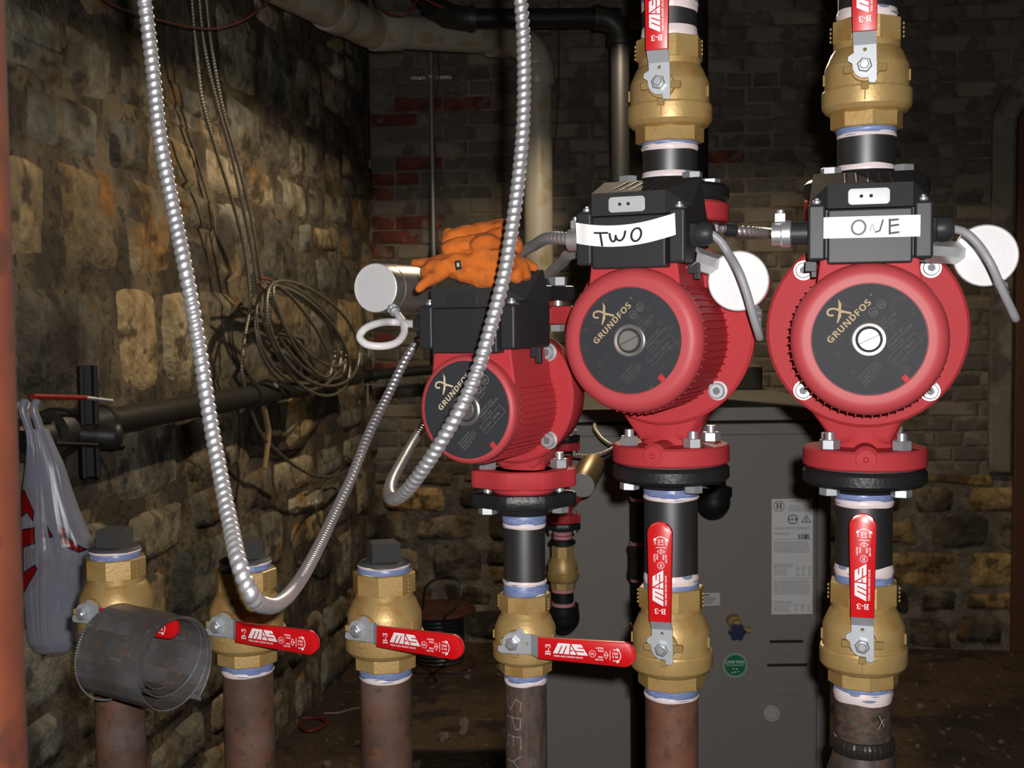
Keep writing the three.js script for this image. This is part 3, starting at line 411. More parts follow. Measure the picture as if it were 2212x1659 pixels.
// ---------------------------------------------------------------- pumps
function plateTex(fade, seed) {
  return ctex(1024, 1024, (g, w, h) => {
    const r = rng(seed); g.fillStyle = '#34363a'; g.fillRect(0, 0, w, h);
    for (let i = 0; i < 5000; i++) { g.fillStyle = r() < 0.6 ? 'rgba(70,70,72,0.35)' : 'rgba(120,100,80,0.22)'; const s = 1 + r() * 3; g.fillRect(r() * w, r() * h, s, s); }
    if (fade > 0.5) for (let i = 0; i < 40; i++) { g.fillStyle = 'rgba(130,105,75,0.10)'; g.beginPath(); g.ellipse(r() * w, r() * h, 8 + r() * 40, 6 + r() * 24, r() * 3, 0, 7); g.fill(); }
    const gold = fade > 0.5 ? '#b39c78' : '#d0bfa0'; g.save(); g.translate(512, 512); g.fillStyle = g.strokeStyle = gold;
    // maker's name set on a slope across the upper half, with the propeller mark above it
    g.save(); g.rotate(-0.80); g.font = 'bold 98px sans-serif'; g.textAlign = 'center'; g.textBaseline = 'middle'; g.translate(fade > 0.5 ? -6 : 30, fade > 0.5 ? -245 : -235); g.scale(1.0, 0.84); g.fillText('GRUNDFOS', 0, 0); g.font = '26px sans-serif'; g.fillText('®', 310, -34); g.restore();
    g.save(); g.translate(-262, -262); g.scale(1.05, 1.05); const poly = l => { g.beginPath(); l.forEach(([x, y], q) => q ? g.lineTo(x, y) : g.moveTo(x, y)); g.closePath(); g.fill(); }; poly([[-12, -108], [14, -66], [13, -4], [-12, -2], [-9, -60]]); poly([[10, 4], [15, 42], [-12, 104], [-24, 104], [-15, 54], [-8, 6]]); poly([[8, -12], [104, 12], [94, 30], [42, 16], [4, 16]]); g.lineWidth = 17; g.beginPath(); g.moveTo(4, 2); g.bezierCurveTo(-40, -42, -118, -22, -100, 24); g.quadraticCurveTo(-88, 44, -50, 34); g.stroke(); g.restore();
    const dim = `rgba(170,160,140,${fade > 0.5 ? 0.34 : 0.62})`; g.fillStyle = g.strokeStyle = dim;
    for (const [x, y] of fade > 0.5 ? [[35, -250], [105, -318]] : [[135, -220], [225, -318]]) { g.lineWidth = 7; g.beginPath(); g.arc(x, y, fade > 0.5 ? 36 : 46, 0, 7); g.stroke(); g.save(); g.translate(x, y); g.rotate(-0.8); g.font = 'bold 46px sans-serif'; g.textAlign = 'center'; g.textBaseline = 'middle'; g.fillText('UL', 0, 2); g.restore(); }
    g.save(); g.rotate(-0.80); g.font = '27px sans-serif'; g.textAlign = 'left'; const rows = ['TYPE UP 26-99 F', 'P/N 52722512  PC 0445', '115V  60Hz  1/6 HP', 'MAX 145 PSI  230 F', 'THERMALLY PROTECTED', '2.15 A   8 µF']; rows.forEach((t, i) => g.fillText(t, 60, -60 + i * 36 + (i > 2 ? 70 : 0) + 30)); g.font = '22px sans-serif'; ['MADE IN GERMANY', 'FOR INDOOR USE ONLY', 'IMPEDANCE PROTECTED', 'SUITABLE FOR 110 C'].forEach((t, i) => g.fillText(t, -330, 190 + i * 30)); g.lineWidth = 3; g.strokeRect(-10, 240, 330, 96); g.beginPath(); g.moveTo(150, 240); g.lineTo(150, 336); g.stroke(); g.font = '36px sans-serif'; g.fillText('5 1/2.2', 10, 302); g.fillText('60 Hz', 170, 302); g.restore();
    g.restore();
  });
}
const clearMat = phy({ color: lin(0.5, 0.52, 0.53), roughness: 0.18, metalness: 0.1, clearcoat: 0.6 });
function tapeTex(word, seed) { return ctex(512, 128, (g, w, h) => { const r = rng(seed); g.fillStyle = '#f4f5f6'; g.fillRect(0, 0, w, h); g.strokeStyle = '#121419'; g.lineCap = g.lineJoin = 'round'; g.lineWidth = 11; const P = l => { g.beginPath(); l.forEach(([x, y], i) => i ? g.lineTo(x, y) : g.moveTo(x, y)); g.stroke(); };
  if (word === 'TWO') { P([[104, 48], [170, 44]]); P([[132, 46], [140, 122]]); g.beginPath(); g.moveTo(182, 50); g.bezierCurveTo(180, 110, 214, 110, 212, 62); g.bezierCurveTo(216, 108, 256, 104, 262, 40); g.stroke(); g.beginPath(); g.ellipse(318, 68, 25, 38, 0.18, 0, 7); g.stroke(); }
  else { g.strokeStyle = '#55565c'; g.beginPath(); g.ellipse(188, 66, 36, 42, 0.1, 0, 7); g.stroke(); g.lineWidth = 7; g.strokeStyle = 'rgba(120,110,120,0.55)'; P([[250, 92], [252, 66], [262, 48], [276, 96]]); g.strokeStyle = '#2a2b30'; g.lineWidth = 9; P([[280, 96], [300, 88], [316, 26]]); g.lineWidth = 12; P([[352, 24], [352, 108]]); P([[350, 28], [394, 24]]); P([[352, 62], [396, 56]]); P([[352, 106], [398, 100]]); } }); }
function ribbed(r0, r1, n, z0, z1, flat = 0.35) { const s = new THREE.Shape(); for (let i = 0; i < n; i++) { const a = i / n * 2 * PI, w = 2 * PI / n; [[0, r0], [w * (0.5 - flat / 2), r0], [w * 0.5 - w * flat / 3, r1], [w * 0.5 + w * flat / 3, r1], [w * (0.5 + flat / 2), r0]].forEach(([da, r], k) => { const x = Math.cos(a + da) * r, y = Math.sin(a + da) * r; i + k ? s.lineTo(x, y) : s.moveTo(x, y); }); } s.closePath(); return new THREE.ExtrudeGeometry(s, { depth: z1 - z0, bevelEnabled: false }).translate(0, 0, z0); }
const bossBolt = (s) => mg([latheZ([[0.0, 0], [0.0105 * s, 0], [0.0105 * s, 0.0012], [0, 0.0012]], 24), latheZ([[0.0, 0], [0.0082 * s, 0.001], [0.0082 * s, 0.0065], [0.0074 * s, 0.0075], [0, 0.0075]], 28, 25)]);
function ovalShape(r, d, re) { const s = new THREE.Shape(), n = 40; const pts = []; for (let i = 0; i < 96; i++) { const a = i / 96 * 2 * PI, x = Math.cos(a), y = Math.sin(a); const e = Math.max(r, d * Math.abs(x) + re); pts.push(new THREE.Vector2(x * Math.max(r * 0.0 + e, r), y * (r))); } s.setFromPoints(pts.map((p, i) => { const a = i / 96 * 2 * PI; const t = Math.abs(Math.cos(a)); return new THREE.Vector2(Math.cos(a) * (d + re), Math.sign(Math.sin(a)) * lerp(r, re, step(0.35, 0.95, t)) * Math.pow(Math.abs(Math.sin(a)), 0.62)); })); return s; }
const flatXZ = (s, y0, y1, b = 0.002) => toCreasedNormals(ext(s, y1 - y0, b), 0.5).rotateX(-PI / 2).translate(0, y0, 0);
// joint bolt: head below / above, nut on the other side
function jointBolt(x, z, yh, yn, up, turn) { const dir = up ? 1 : -1; const a = Math.min(yh, yn), b = Math.max(yh, yn); return mg([cyl(0.0052, a - 0.004, b + (up ? 0.004 : 0.018), 16), nut(0.0108, b, b + 0.0105, 6, turn, 0.0012), nut(0.0108, a - 0.0085, a, 6, turn + 0.4, 0.0012)]).translate(x, 0, z); }

function pump(C, o) {
  const big = o.big, S = big ? 1 : 0.745, a = o.yaw * D2R, zf = big ? 0.035 : 0.03, zE = big ? 0.14 : 0.13;   // disc front, end cap front
  const y = yOn(C.x + Math.sin(a) * zf, C.z + Math.cos(a) * zf, o.row);
  const t = thing('circulator_pump', o.label, 'pump', V(C.x, y, C.z), a, 'red circulator pumps');
  const Rd = big ? 0.103 : 0.077, Rm = big ? 0.0748 : 0.0575, Rp = big ? 0.054 : 0.0515, mo = big ? -0.0078 : -0.009, fy = big ? 0.137 : 0.0965;
  // casing: scroll behind the disc, necks up and down
  const neck = sgn => lathe([[0.033 * (big ? 1 : 0.8), -0.004], [0.034 * (big ? 1 : 0.8), 0.012], [0.042 * (big ? 1 : 0.8), fy * 0.32], [0.054 * (big ? 1 : 0.74), fy * 0.62], [0.055 * (big ? 1 : 0.74), fy * 0.8]], 40, 60).scale(1, 1, 0.62).translate(0, -fy + 0.008, 0).rotateZ(sgn > 0 ? PI : 0);
  part(t, 'casing', [latheZ([[0, -0.055], [Rd * 0.45, -0.053], [Rd * 0.72, -0.04], [Rd * 0.9, -0.018], [Rd * 0.965, zf - 0.02], [Rd * 0.965, zf - 0.012], [0, zf - 0.012]], 64, 50), neck(1), neck(-1), toCreasedNormals(ext([[-Rd * 0.9, -Rd * 0.36], [-Rd * 0.3, -fy * 0.9], [Rd * 0.26, -fy * 0.9], [Rd * 0.42, -Rd * 0.86], [Rd * 0.5, Rd * 0.4], [-Rd * 0.5, Rd * 0.4]], zf + 0.016, 0.009), 0.9).translate(0, 0, -0.03)], M.red);
  for (const sg of [-1, 1]) {
    const fyy = sg > 0 ? fy - 0.007 : fy, y0 = sg * fyy - 0.0105, y1 = sg * fyy + 0.0105;
    const g = big ? [cyl(0.0655, y0, y1, 72, 0.0022)] : [flatXZ(ovalShape(0.038, 0.0415, 0.019), y0, y1, 0.003), cyl(0.036, y0 - (sg < 0 ? 0.006 : 0), y1 + (sg > 0 ? 0.006 : 0), 40, 0.002)];
    if (big) g.push(cyl(0.0138, 0.02, 0.0657, 28, 0.004).rotateX(PI / 2).translate(0, (y0 + y1) / 2 + 0.003, 0));
    const f = part(t, 'flange', g, M.red); if (!big) f.rotation.y = -a + 0.05;
    if (big && sg < 0) part(f, 'drain_screw', [latheZ([[0, 0], [0.0075, 0], [0.0075, 0.0006], [0.006, 0.0008], [0, 0.0008]], 24, 20).translate(0, (y0 + y1) / 2 + 0.003, 0.0654), latheZ([[0, 0], [0.0032, 0], [0.002, 0.0022], [0, 0.0026]], 16, 20).translate(0, (y0 + y1) / 2 + 0.003, 0.066)], M.red);
  }
  part(t, 'motor_flange', [latheZ([[0, zf - 0.0095], [Rd - 0.003, zf - 0.0095], [Rd, zf - 0.0065], [Rd, zf - 0.003], [Rd - 0.003, zf], [0, zf]], 96, 25)], M.red);
  part(t, 'motor_housing', [ribbed(Rm * 0.993, Rm * 1.026, big ? 60 : 54, zf, zE - 0.016, 0.17), latheZ([[0, zf], [Rm * 0.98, zf], [Rm * 0.98, zE - 0.014], [0, zE - 0.014]], 64)].map(g => g.translate(0, mo, 0)), M.red);
  const cr = big ? 0.0135 : 0.006; const prof = [[0, zE - 0.02], [Rm * 0.99, zE - 0.02], [Rm, zE - 0.018]]; for (let i = 0; i <= 10; i++) { const q = i / 10 * PI / 2; prof.push([Rm - cr + cr * Math.cos(q), zE - cr + cr * Math.sin(q)]); } prof.push([Rp + 0.0008, zE], [Rp + 0.0004, zE - 0.0022], [0, zE - 0.0022]);
  part(t, 'end_cap', latheZ(prof, 96, 40).translate(0, mo, 0), M.redCap);
  // name plate
  const pg = new THREE.CircleGeometry(Rp, 72).translate(0, mo, zE - 0.0012); const np = part(t, 'name_plate', mg([pg, latheZ([[Rp, zE - 0.0021], [Rp, zE - 0.0013]], 72).translate(0, mo, 0)].map((g, i) => { if (i) { const u = g.attributes.uv; for (let k = 0; k < u.count; k++) u.setXY(k, 0.02, 0.02); } return g; })), phy({ map: plateTex(big ? 0.8 : 0.2, o.seed), roughness: 0.6, specularIntensity: 0.35 }), 'dark grey round plate with sloping gold lettering');
  const tabA = -0.82; part(np, 'index_tab', bx(0.0075, 0.006, 0.0016, 0, 0, 0, 0.0006).rotateZ(tabA).translate(Math.cos(tabA - 0.02) * (Rp - 0.003), mo + Math.sin(tabA - 0.02) * (Rp - 0.003), zE - 0.0004), M.red);
  // vent screw in the middle of the plate
  const vs = part(t, 'vent_screw', latheZ([[0.0165, zE - 0.002], [0.017, zE + 0.0004], [0.0155, zE + 0.0012], [0.0128, zE + 0.0008], [0.0122, zE - 0.0018], [0.0108, zE - 0.0018], [0.0106, zE + 0.0018], [0.0098, zE + 0.0026], [0, zE + 0.0026]], 48, 30).translate(0, mo, 0), M.chrome, 'slotted chrome screw');
  part(vs, 'gap_ring', latheZ([[0.0109, zE - 0.0012], [0.0121, zE - 0.0012], [0.0121, zE - 0.0004], [0.0109, zE - 0.0004]], 40).translate(0, mo, 0), M.boilerDark);
  part(vs, 'slot', bx(0.0195, 0.0016, 0.0008, 0, 0, 0).rotateZ(0.45).translate(0, mo, zE + 0.0026), std({ color: lin(0.12, 0.11, 0.1), roughness: 0.5, metalness: 0.6 }));
  // four socket bolts on the disc
  const bo = big ? 0.064 : 0.0485; for (const [sx, sy] of [[-1, -1], [1, -1], [-1, 1], [1, 1]]) { const b = part(t, 'bolt', bossBolt(big ? 1 : 0.95), M.boltZinc); b.position.set(sx * bo, sy * bo, zf); part(b, 'hex_socket', nut(0.0042, 0, 0.0006, 6, 0.2, 0.0002).rotateX(PI / 2).translate(0, 0, 0.0074), M.socketGrey); }
  // terminal box
  const bb = big ? 0.0655 : 0.0505, zp = zE + 0.002, H = big ? 0.0765 : 0.068;   // bottom, panel front, panel height
  part(t, 'box_seat', [ext([[-0.052, bb - 0.04], [0.052, bb - 0.04], [0.046, bb + 0.008], [-0.046, bb + 0.008]], zp - zf - 0.012, 0.002).translate(0, 0, zf - 0.004)], M.red);
  const top = bb + H, box = part(t, 'terminal_box', [bx(0.115, H - 0.018, 0.075, 0, bb + 0.004 + (H - 0.018) / 2, zp - 0.052, 0.004), bx(0.0785, H * 0.69, 0.06, 0, bb + H * 0.345, zp - 0.03, 0.0022), ...[-1, 1].map(q => bx(0.017, H - 0.022, 0.02, q * 0.0495, bb + 0.004 + (H - 0.022) / 2, zp - 0.0135, 0.003))], M.blackPlastic);
  const hp = []; for (const q of [-1, 1]) hp.push(V(q * 0.0392, bb + H * 0.7, zp), V(q * 0.0392, top, zp), V(q * 0.0392, top + 0.0005, zp - 0.002), V(q * 0.054, top + 0.02, zp - 0.078), V(q * 0.0572, bb + H * 0.7, zp - 0.088), V(q * 0.0572, bb + H * 0.82, zp - 0.03), V(q * 0.05, top + 0.019, zp - 0.088));
  const lid = part(t, 'box_lid', mg([new ConvexGeometry(hp)]), M.lidPlastic);
  for (let i = 0; i < 5; i++) part(lid, 'rib', bx(0.0016, 0.0016, 0.062, 0, 0, 0, 0.0005).rotateX(0.262).translate((i - 2) * 0.0108 - 0.001, top + 0.0095, zp - 0.037), M.blackPlastic);
  for (const q of [-1, 1]) part(lid, 'cover_screw', [cyl(0.0045, 0, 0.0042, 16, 0.001).translate(q * 0.0495, bb + H - 0.0175, zp - 0.014), cyl(0.0022, 0.004, 0.006, 12).translate(q * 0.0495, bb + H - 0.0175, zp - 0.014)], M.zinc);
  const rr = (w, h, r) => { const s = new THREE.Shape(); s.moveTo(-w / 2 + r, -h / 2); s.lineTo(w / 2 - r, -h / 2); s.absarc(w / 2 - r, -h / 2 + r, r, -PI / 2, 0, false); s.lineTo(w / 2, h / 2 - r); s.absarc(w / 2 - r, h / 2 - r, r, 0, PI / 2, false); s.lineTo(-w / 2 + r, h / 2); s.absarc(-w / 2 + r, h / 2 - r, r, PI / 2, PI, false); s.lineTo(-w / 2, -h / 2 + r); s.absarc(-w / 2 + r, -h / 2 + r, r, PI, 1.5 * PI, false); return s; };
  const win = part(lid, 'indicator_window', [ext(rr(0.0385, 0.0155, 0.0038), 0.0014, 0.0004), ext(rr(0.035, 0.012, 0.003), 0.001, 0.0002).translate(0, 0, 0.0006)].map(g => g.translate(-0.001, top - 0.0125, zp)), big ? clearMat : M.blackPlastic, big ? 'clear grey indicator window' : undefined);
  if (big) { for (const x of [-0.008, 0.001]) part(win, 'indicator_dot', latheZ([[0, 0], [0.0017, 0], [0.0017, 0.0006], [0, 0.0006]], 14).translate(x, top - 0.0122, zp + 0.0016), M.boilerDark); }
  part(box, 'seam', bx(0.116, 0.0009, 0.076, 0, bb + H * 0.7, zp - 0.0525), M.boilerDark);
  // tape label across the front of the box
  if (o.word) { const w = o.word === 'TWO' ? 0.106 : 0.089, h = o.word === 'TWO' ? 0.0215 : 0.0205, n = 24, g = new THREE.PlaneGeometry(w, h, n, 2), p = g.attributes.position; for (let i = 0; i < p.count; i++) { const x = p.getX(i); const z = Math.abs(x) > 0.0396 ? -0.003 * step(0.0396, 0.05, Math.abs(x)) : 0; p.setZ(i, z); p.setY(i, p.getY(i) + (o.word === 'TWO' ? 2.6 * x * x - 0.002 : 0)); } g.rotateZ(o.word === 'TWO' ? 0.045 : -0.005); g.computeVertexNormals(); part(t, 'tape_label', g.translate(o.word === 'TWO' ? -0.004 : 0.0015, bb + H * 0.455, zp + 0.0007), std({ map: tapeTex(o.word, o.seed), roughness: 0.55, side: THREE.DoubleSide }), `white tape handwritten with the word ${o.word}`); }
  // black hex gland and, on the other side, the entry for the metal conduit
  const gy = bb + H * 0.44, gz = zp - 0.034, gs = o.gland;
  if (gs) { const g = part(t, 'cable_gland', [cyl(0.0105, 0, 0.008, 28), nut(0.0135, 0.004, 0.0135, 6, 0.2), lathe([[0.0118, 0.0135], [0.0125, 0.018], [0.0118, 0.026], [0.009, 0.0295], [0, 0.0295]], 32, 40)].map(k => k.rotateZ(-gs * PI / 2).translate(gs * 0.0495, gy, gz)), M.blackPlastic); }
  if (o.entry) { const e = o.entry; const g = part(t, 'conduit_connector', [cyl(0.0135, 0.001, 0.011, 32, 0.001), cyl(0.0115, 0.009, 0.02, 32), bx(0.009, 0.011, 0.008, 0, 0.012, -e * 0.0, 0.001).translate(0.0165, 0, 0), cyl(0.004, 0, 0.006, 12).rotateZ(PI / 2).translate(0.024, 0.012, 0)].map(k => k.rotateZ(-e * PI / 2).translate(e * (0.0575 + (o.sleeve || 0)), gy - 0.001, gz)), M.galv, 'shiny clamp connector'); if (o.sleeve) part(t, 'entry_sleeve', cyl(0.0118, 0, o.sleeve + 0.002, 32).rotateZ(-e * PI / 2).translate(e * 0.0565, gy - 0.001, gz), M.blackPlastic); }
  part(t, 'cable_clip', [bx(0.012, 0.011, 0.006, 0, 0, 0, 0.001), bx(0.006, 0.007, 0.006, 0.003, -0.008, 0, 0.001)].map(g => g.translate((big ? 0.0555 : 0.062) * (o.clip || 1), bb + 0.0, zp - 0.045)), M.blackPlastic);
  t.updateMatrixWorld(true); t.local = (x, yy, z) => V(x, yy, z).applyMatrix4(t.matrixWorld); t.geo = { fy, gy, gz, top, zp, bb }; return t;
}
const P1 = pump(C1, { big: true, yaw: -15.5, row: 713, label: 'red pump with black box taped ONE', word: 'ONE', seed: 3, gland: 1, entry: -1, sleeve: 0.016, clip: -1 });
const P2 = pump(C2, { big: true, yaw: -25, row: 716, label: 'red pump with black box taped TWO', word: 'TWO', seed: 5, gland: 1, entry: -1, clip: 1 });
const P3 = pump(C3, { big: false, yaw: -28, row: 854, label: 'smaller red pump with an orange glove lying on its black box', seed: 7, gland: -1, clip: 1 });

// companion flanges bolted to the pumps
function companion(C, P, sg, big, label, seals) {
  const fy = P.geo.fy - (sg > 0 ? 0.007 : 0), gap = big ? 0.0015 : 0.006, y0 = P.position.y + sg * (fy + 0.0105 + gap), th = big ? 0.0185 : 0.0165;
  const t = thing('companion_flange', label, 'flange', V(C.x, y0, C.z), big ? P.rotation.y : 0.05, 'black companion flanges');
  const R = big ? 0.0655 : 0; const flip = g => sg > 0 ? g : g.rotateX(PI);
  part(t, 'flange_disc', (big ? [cyl(R, 0, th, 72, 0.004), lathe([[0.04, th - 0.002], [0.037, th + 0.006], [0.0345, th + 0.0085], [R2, th + 0.0085]], 48)] : [flatXZ(ovalShape(0.038, 0.0415, 0.019), 0, th, 0.003), lathe([[0.034, th - 0.002], [0.031, th + 0.008], [R15, th + 0.0085]], 48)]).map(flip), M.blackCast);
  if (big) part(t, 'gasket', flip(cyl(0.059, -gap - 0.0002, 0.0002, 60)), M.plugIron); else part(t, 'gasket', flip(cyl(0.03, -gap - 0.0002, 0.0002, 40)), M.plugIron);
  const pos = big ? [[-1, -1], [1, -1], [-1, 1], [1, 1]].map(([x, z]) => [x * 0.0365, z * 0.0365]) : [[-0.0415, 0], [0.0415, 0]];
  pos.forEach(([x, z], i) => part(t, 'bolt', sg < 0 ? jointBolt(x, z, -th, 0.021 + gap, false, i * 0.7) : jointBolt(x, z, -0.021 - gap, th, true, i * 0.7), M.zinc));
  t.outer = y0 + sg * (th + 0.0085); return t;
}
const F1d = companion(C1, P1, -1, true, 'round black flange under pump labelled ONE'), F1u = companion(C1, P1, 1, true, 'round black flange on top of pump labelled ONE');
const F2d = companion(C2, P2, -1, true, 'round black flange under pump labelled TWO'), F2u = companion(C2, P2, 1, true, 'round black flange on top of pump labelled TWO');
const F3d = companion(C3, P3, -1, false, 'oval black flange under the small pump'), F3u = companion(C3, P3, 1, false, 'oval black flange on top of the small pump');
// pipe nipples between valves and flanges
pipe(C1, R2, tp(V1, -0.004), F1d.outer + 0.004, M.blackPipe, 'pipe_nipple', 'black nipple between pump labelled ONE and the valve below it', [[F1d.outer - 0.003, 0.011, true, 51], [F1d.outer - 0.011, 0.007, false, 52], [tp(V1) + 0.003, 0.012, true, 53], [tp(V1) + 0.0125, 0.012, false, 54]]);
pipe(C2, R2, tp(V2, -0.004), F2d.outer + 0.004, M.blackPipe, 'pipe_nipple', 'black nipple between pump labelled TWO and the valve below it', [[F2d.outer - 0.004, 0.011, true, 55], [F2d.outer - 0.011, 0.005, false, 56], [tp(V2) + 0.002, 0.009, true, 57], [tp(V2) + 0.01, 0.011, false, 58]]);
pipe(C3, R15, tp(V3, -0.003), F3d.outer + 0.004, M.blackPipe, 'pipe_nipple', 'black nipple between the small pump and its valve', [[F3d.outer - 0.005, 0.013, true, 59], [F3d.outer - 0.0125, 0.005, false, 60], [tp(V3) + 0.005, 0.014, true, 61], [tp(V3) + 0.014, 0.005, false, 62]]);
pipe(C1, R2, F1u.outer - 0.004, bt(V8, 0.004), M.blackPipe, 'pipe_nipple', 'short black nipple between pump labelled ONE and the valve above it', [[F1u.outer + 0.002, 0.009, false, 63], [bt(V8) - 0.002, 0.008, true, 64], [bt(V8) - 0.0075, 0.004, false, 65]]);
pipe(C2, R2, F2u.outer - 0.004, bt(V7, 0.004), M.blackPipe, 'pipe_nipple', 'short black nipple between pump labelled TWO and the valve above it', [[F2u.outer + 0.002, 0.009, false, 66], [bt(V7) - 0.001, 0.006, true, 67], [bt(V7) - 0.0055, 0.006, false, 68]]);
pipe(C1, R2, tp(V8, -0.004), CEIL, M.blackPipe, 'steel_pipe', 'black pipe rising to the ceiling above pump labelled ONE', [[tp(V8) + 0.006, 0.012, false, 69]]);
pipe(C2, R2, tp(V7, -0.004), CEIL, M.blackPipe, 'steel_pipe', 'black pipe rising to the ceiling above pump labelled TWO', [[tp(V7) + 0.005, 0.012, false, 70], [C2.y(15), 0.014, false, 71], [C2.y(5), 0.012, true, 72]]);

// ---------------------------------------------------------------- capacitor cans beside the pumps
const aPx = l => l.map(p => at(p[0], p[1], p[2]));
function canister(px, py, d, R, L, yaw, label, leadPts, leadMat, r, neck, lead0) {
  const p = at(px, py, d), a = yaw * D2R; const t = thing('capacitor_can', label, 'capacitor', p, a, 'silver capacitor cans');
  part(t, 'can_body', latheZ([[R * 0.985, -L], [R, -L + 0.002], [R, -L * 0.25], [R * 0.985, -L * 0.245], [R * 0.985, -L * 0.22], [R, -L * 0.215], [R, -0.003], [R * 0.985, -0.0006]], 64, 30), M.aluSide);
  part(t, 'can_face', [latheZ([[R * 0.985, -0.0012], [R * 0.985, 0.0004], [R * 0.96, 0.0008], [R * 0.94, 0]], 64, 30), new THREE.CircleGeometry(R * 0.942, 64)], M.canFace);
  part(t, 'can_back', latheZ([[0, -L], [R * 0.985, -L]], 48), M.aluSide);
  t.updateMatrixWorld(true); const inv2 = t.matrixWorld.clone().invert(), loc = q => q.clone().applyMatrix4(inv2);
  const pts = leadPts.map(q => loc(q.isVector3 ? q : at(...q))); const le = part(t, 'lead', tube(pts, r, 70, 14), leadMat);
  const e = pts[pts.length - 1], f = pts[pts.length - 2]; part(t, 'lead_connector', along(mg([cyl(r * 1.25, -0.003, 0.006, 18), nut(r * 1.7, 0.003, 0.009, 6), cyl(r * 1.2, 0.009, 0.014, 18)]), e, e.clone().add(e.clone().sub(f))), M.zinc);
  if (neck) { const n = neck.map(q => loc(q)); part(t, 'mounting_bracket', [along(lathe([[0.0105, 0], [0.0125, 0.004], [0.0125, n[0].distanceTo(n[1])], [0.0105, n[0].distanceTo(n[1])]], 8, 10), n[0], n[1])], M.aluminium); }
  return t;
}
canister(1595, 607, 1.205, 0.0318, 0.068, -14, 'shiny silver can hanging between the pumps labelled TWO and ONE', [P2.local(0.076, P2.geo.gy, P2.geo.gz), [1556, 521, 1.165], [1572, 545, 1.165], [1595, 585, 1.15], [1612, 630, 1.15], [1626, 680, 1.155], [1637, 716, 1.165], [1641, 729, 1.175], [1638, 716, 1.185], [1634, 688, 1.195]], M.greyCable, 0.0043, [P2.local(0.05, P2.geo.gy - 0.022, P2.geo.gz - 0.01), at(1582, 585, 1.25)]);
canister(2129, 552, 1.175, 0.0318, 0.075, -20, 'shiny silver can beside the brown door, right of the pump labelled ONE', [P1.local(0.076, P1.geo.gy, P1.geo.gz), [2084, 502, 1.115], [2112, 527, 1.11], [2140, 570, 1.105], [2162, 620, 1.11], [2182, 662, 1.12], [2194, 688, 1.13], [2190, 680, 1.14], [2178, 655, 1.15], [2167, 630, 1.16]], M.greyCable, 0.0042, [P1.local(0.05, P1.geo.gy - 0.02, P1.geo.gz - 0.01), at(2105, 550, 1.22)]);
canister(811, 622, 1.335, 0.0288 * 1.0, 0.085, -24, 'dull silver can beside the small pump, with a looped white lead', [P3.local(-0.078, P3.geo.gy, P3.geo.gz), [850, 696, 1.3], [815, 699, 1.275], [786, 712, 1.26], [777, 728, 1.255], [790, 743, 1.25], [822, 748, 1.25], [855, 741, 1.26], [872, 722, 1.275], [872, 700, 1.29], [862, 684, 1.305], [853, 673, 1.32]], M.whiteTube, 0.0043, null);

// ---------------------------------------------------------------- flexible metal conduits
const FR = 0.0069, FP = 0.0076;
solo('flexible_conduit', flex([V(at(300, -300, 1.02).x - 0.01, CEIL - 0.002, at(300, -300, 1.02).z), at(298, -300, 1.02), ...aPx([[303, -60, 1.03], [312, 0, 1.04], [330, 150, 1.04], [346, 300, 1.03], [374, 450, 1.02], [404, 600, 1.0], [430, 750, 1.0], [453, 900, 0.985], [475, 1020, 0.96], [497, 1130, 0.925], [519, 1225, 0.885], [543, 1285, 0.88], [577, 1309, 0.935], [613, 1295, 1.03], [650, 1250, 1.14], [690, 1178, 1.27], [725, 1105, 1.37], [760, 1030, 1.44], [800, 930, 1.51], [840, 850, 1.56], [880, 770, 1.59], [912, 722, 1.6], [950, 660, 1.61], [1030, 590, 1.59], [1110, 553, 1.48], [1150, 532, 1.38], [1190, 514, 1.27]]), P2.local(-0.072, P2.geo.gy, P2.geo.gz)], FR, FP), M.galv, 'shiny flexible conduit sagging to a low loop in front of the spare valves', 'conduit', 'flexible metal conduits');
solo('flexible_conduit', flex([V(at(1118, -300, 1.08).x, CEIL - 0.002, at(1122, -300, 1.08).z), at(1118, -300, 1.08), ...aPx([[1121, -60, 1.09], [1125, 0, 1.09], [1131, 100, 1.09], [1131, 250, 1.08], [1122, 370, 1.07], [1108, 480, 1.06], [1090, 590, 1.05], [1065, 690, 1.04], [1035, 790, 1.03], [1000, 872, 1.03], [960, 942, 1.04], [915, 1012, 1.06], [878, 1060, 1.09], [852, 1078, 1.14], [841, 1064, 1.24], [848, 1035, 1.36], [872, 990, 1.5], [900, 942, 1.65], [960, 850, 1.74], [1060, 720, 1.78], [1140, 640, 1.68], [1188, 590, 1.5], [1214, 567, 1.4], [1237, 547, 1.3]]), P2.local(-0.055, P2.geo.gy - 0.008, P2.geo.gz - 0.03)], FR, FP), M.galv, 'shiny flexible conduit crossing in front of the small pump and its orange glove', 'conduit', 'flexible metal conduits');
{
  const t = thing('flexible_conduit', 'short flexible conduit joining the boxes taped TWO and ONE', 'conduit', V(0, 0, 0), 0, 'flexible metal conduits');
  const pts = [P2.local(0.03, P2.geo.gy + 0.004, P2.geo.gz - 0.075), ...aPx([[1535, 489, 1.37], [1580, 497, 1.39], [1630, 500, 1.37], [1668, 504, 1.3]]), P1.local(-0.088, P1.geo.gy - 0.001, P1.geo.gz)];
  part(t, 'armour', flex(pts, 0.0062, 0.0082), M.galv);
  const a = at(1567, 496, 1.385), b = at(1591, 498, 1.388); part(t, 'tape_wrap', along(cyl(0.0074, 0, a.distanceTo(b), 24, 0.001), a, b), M.blackPlastic, 'black tape wrapped around it');
}

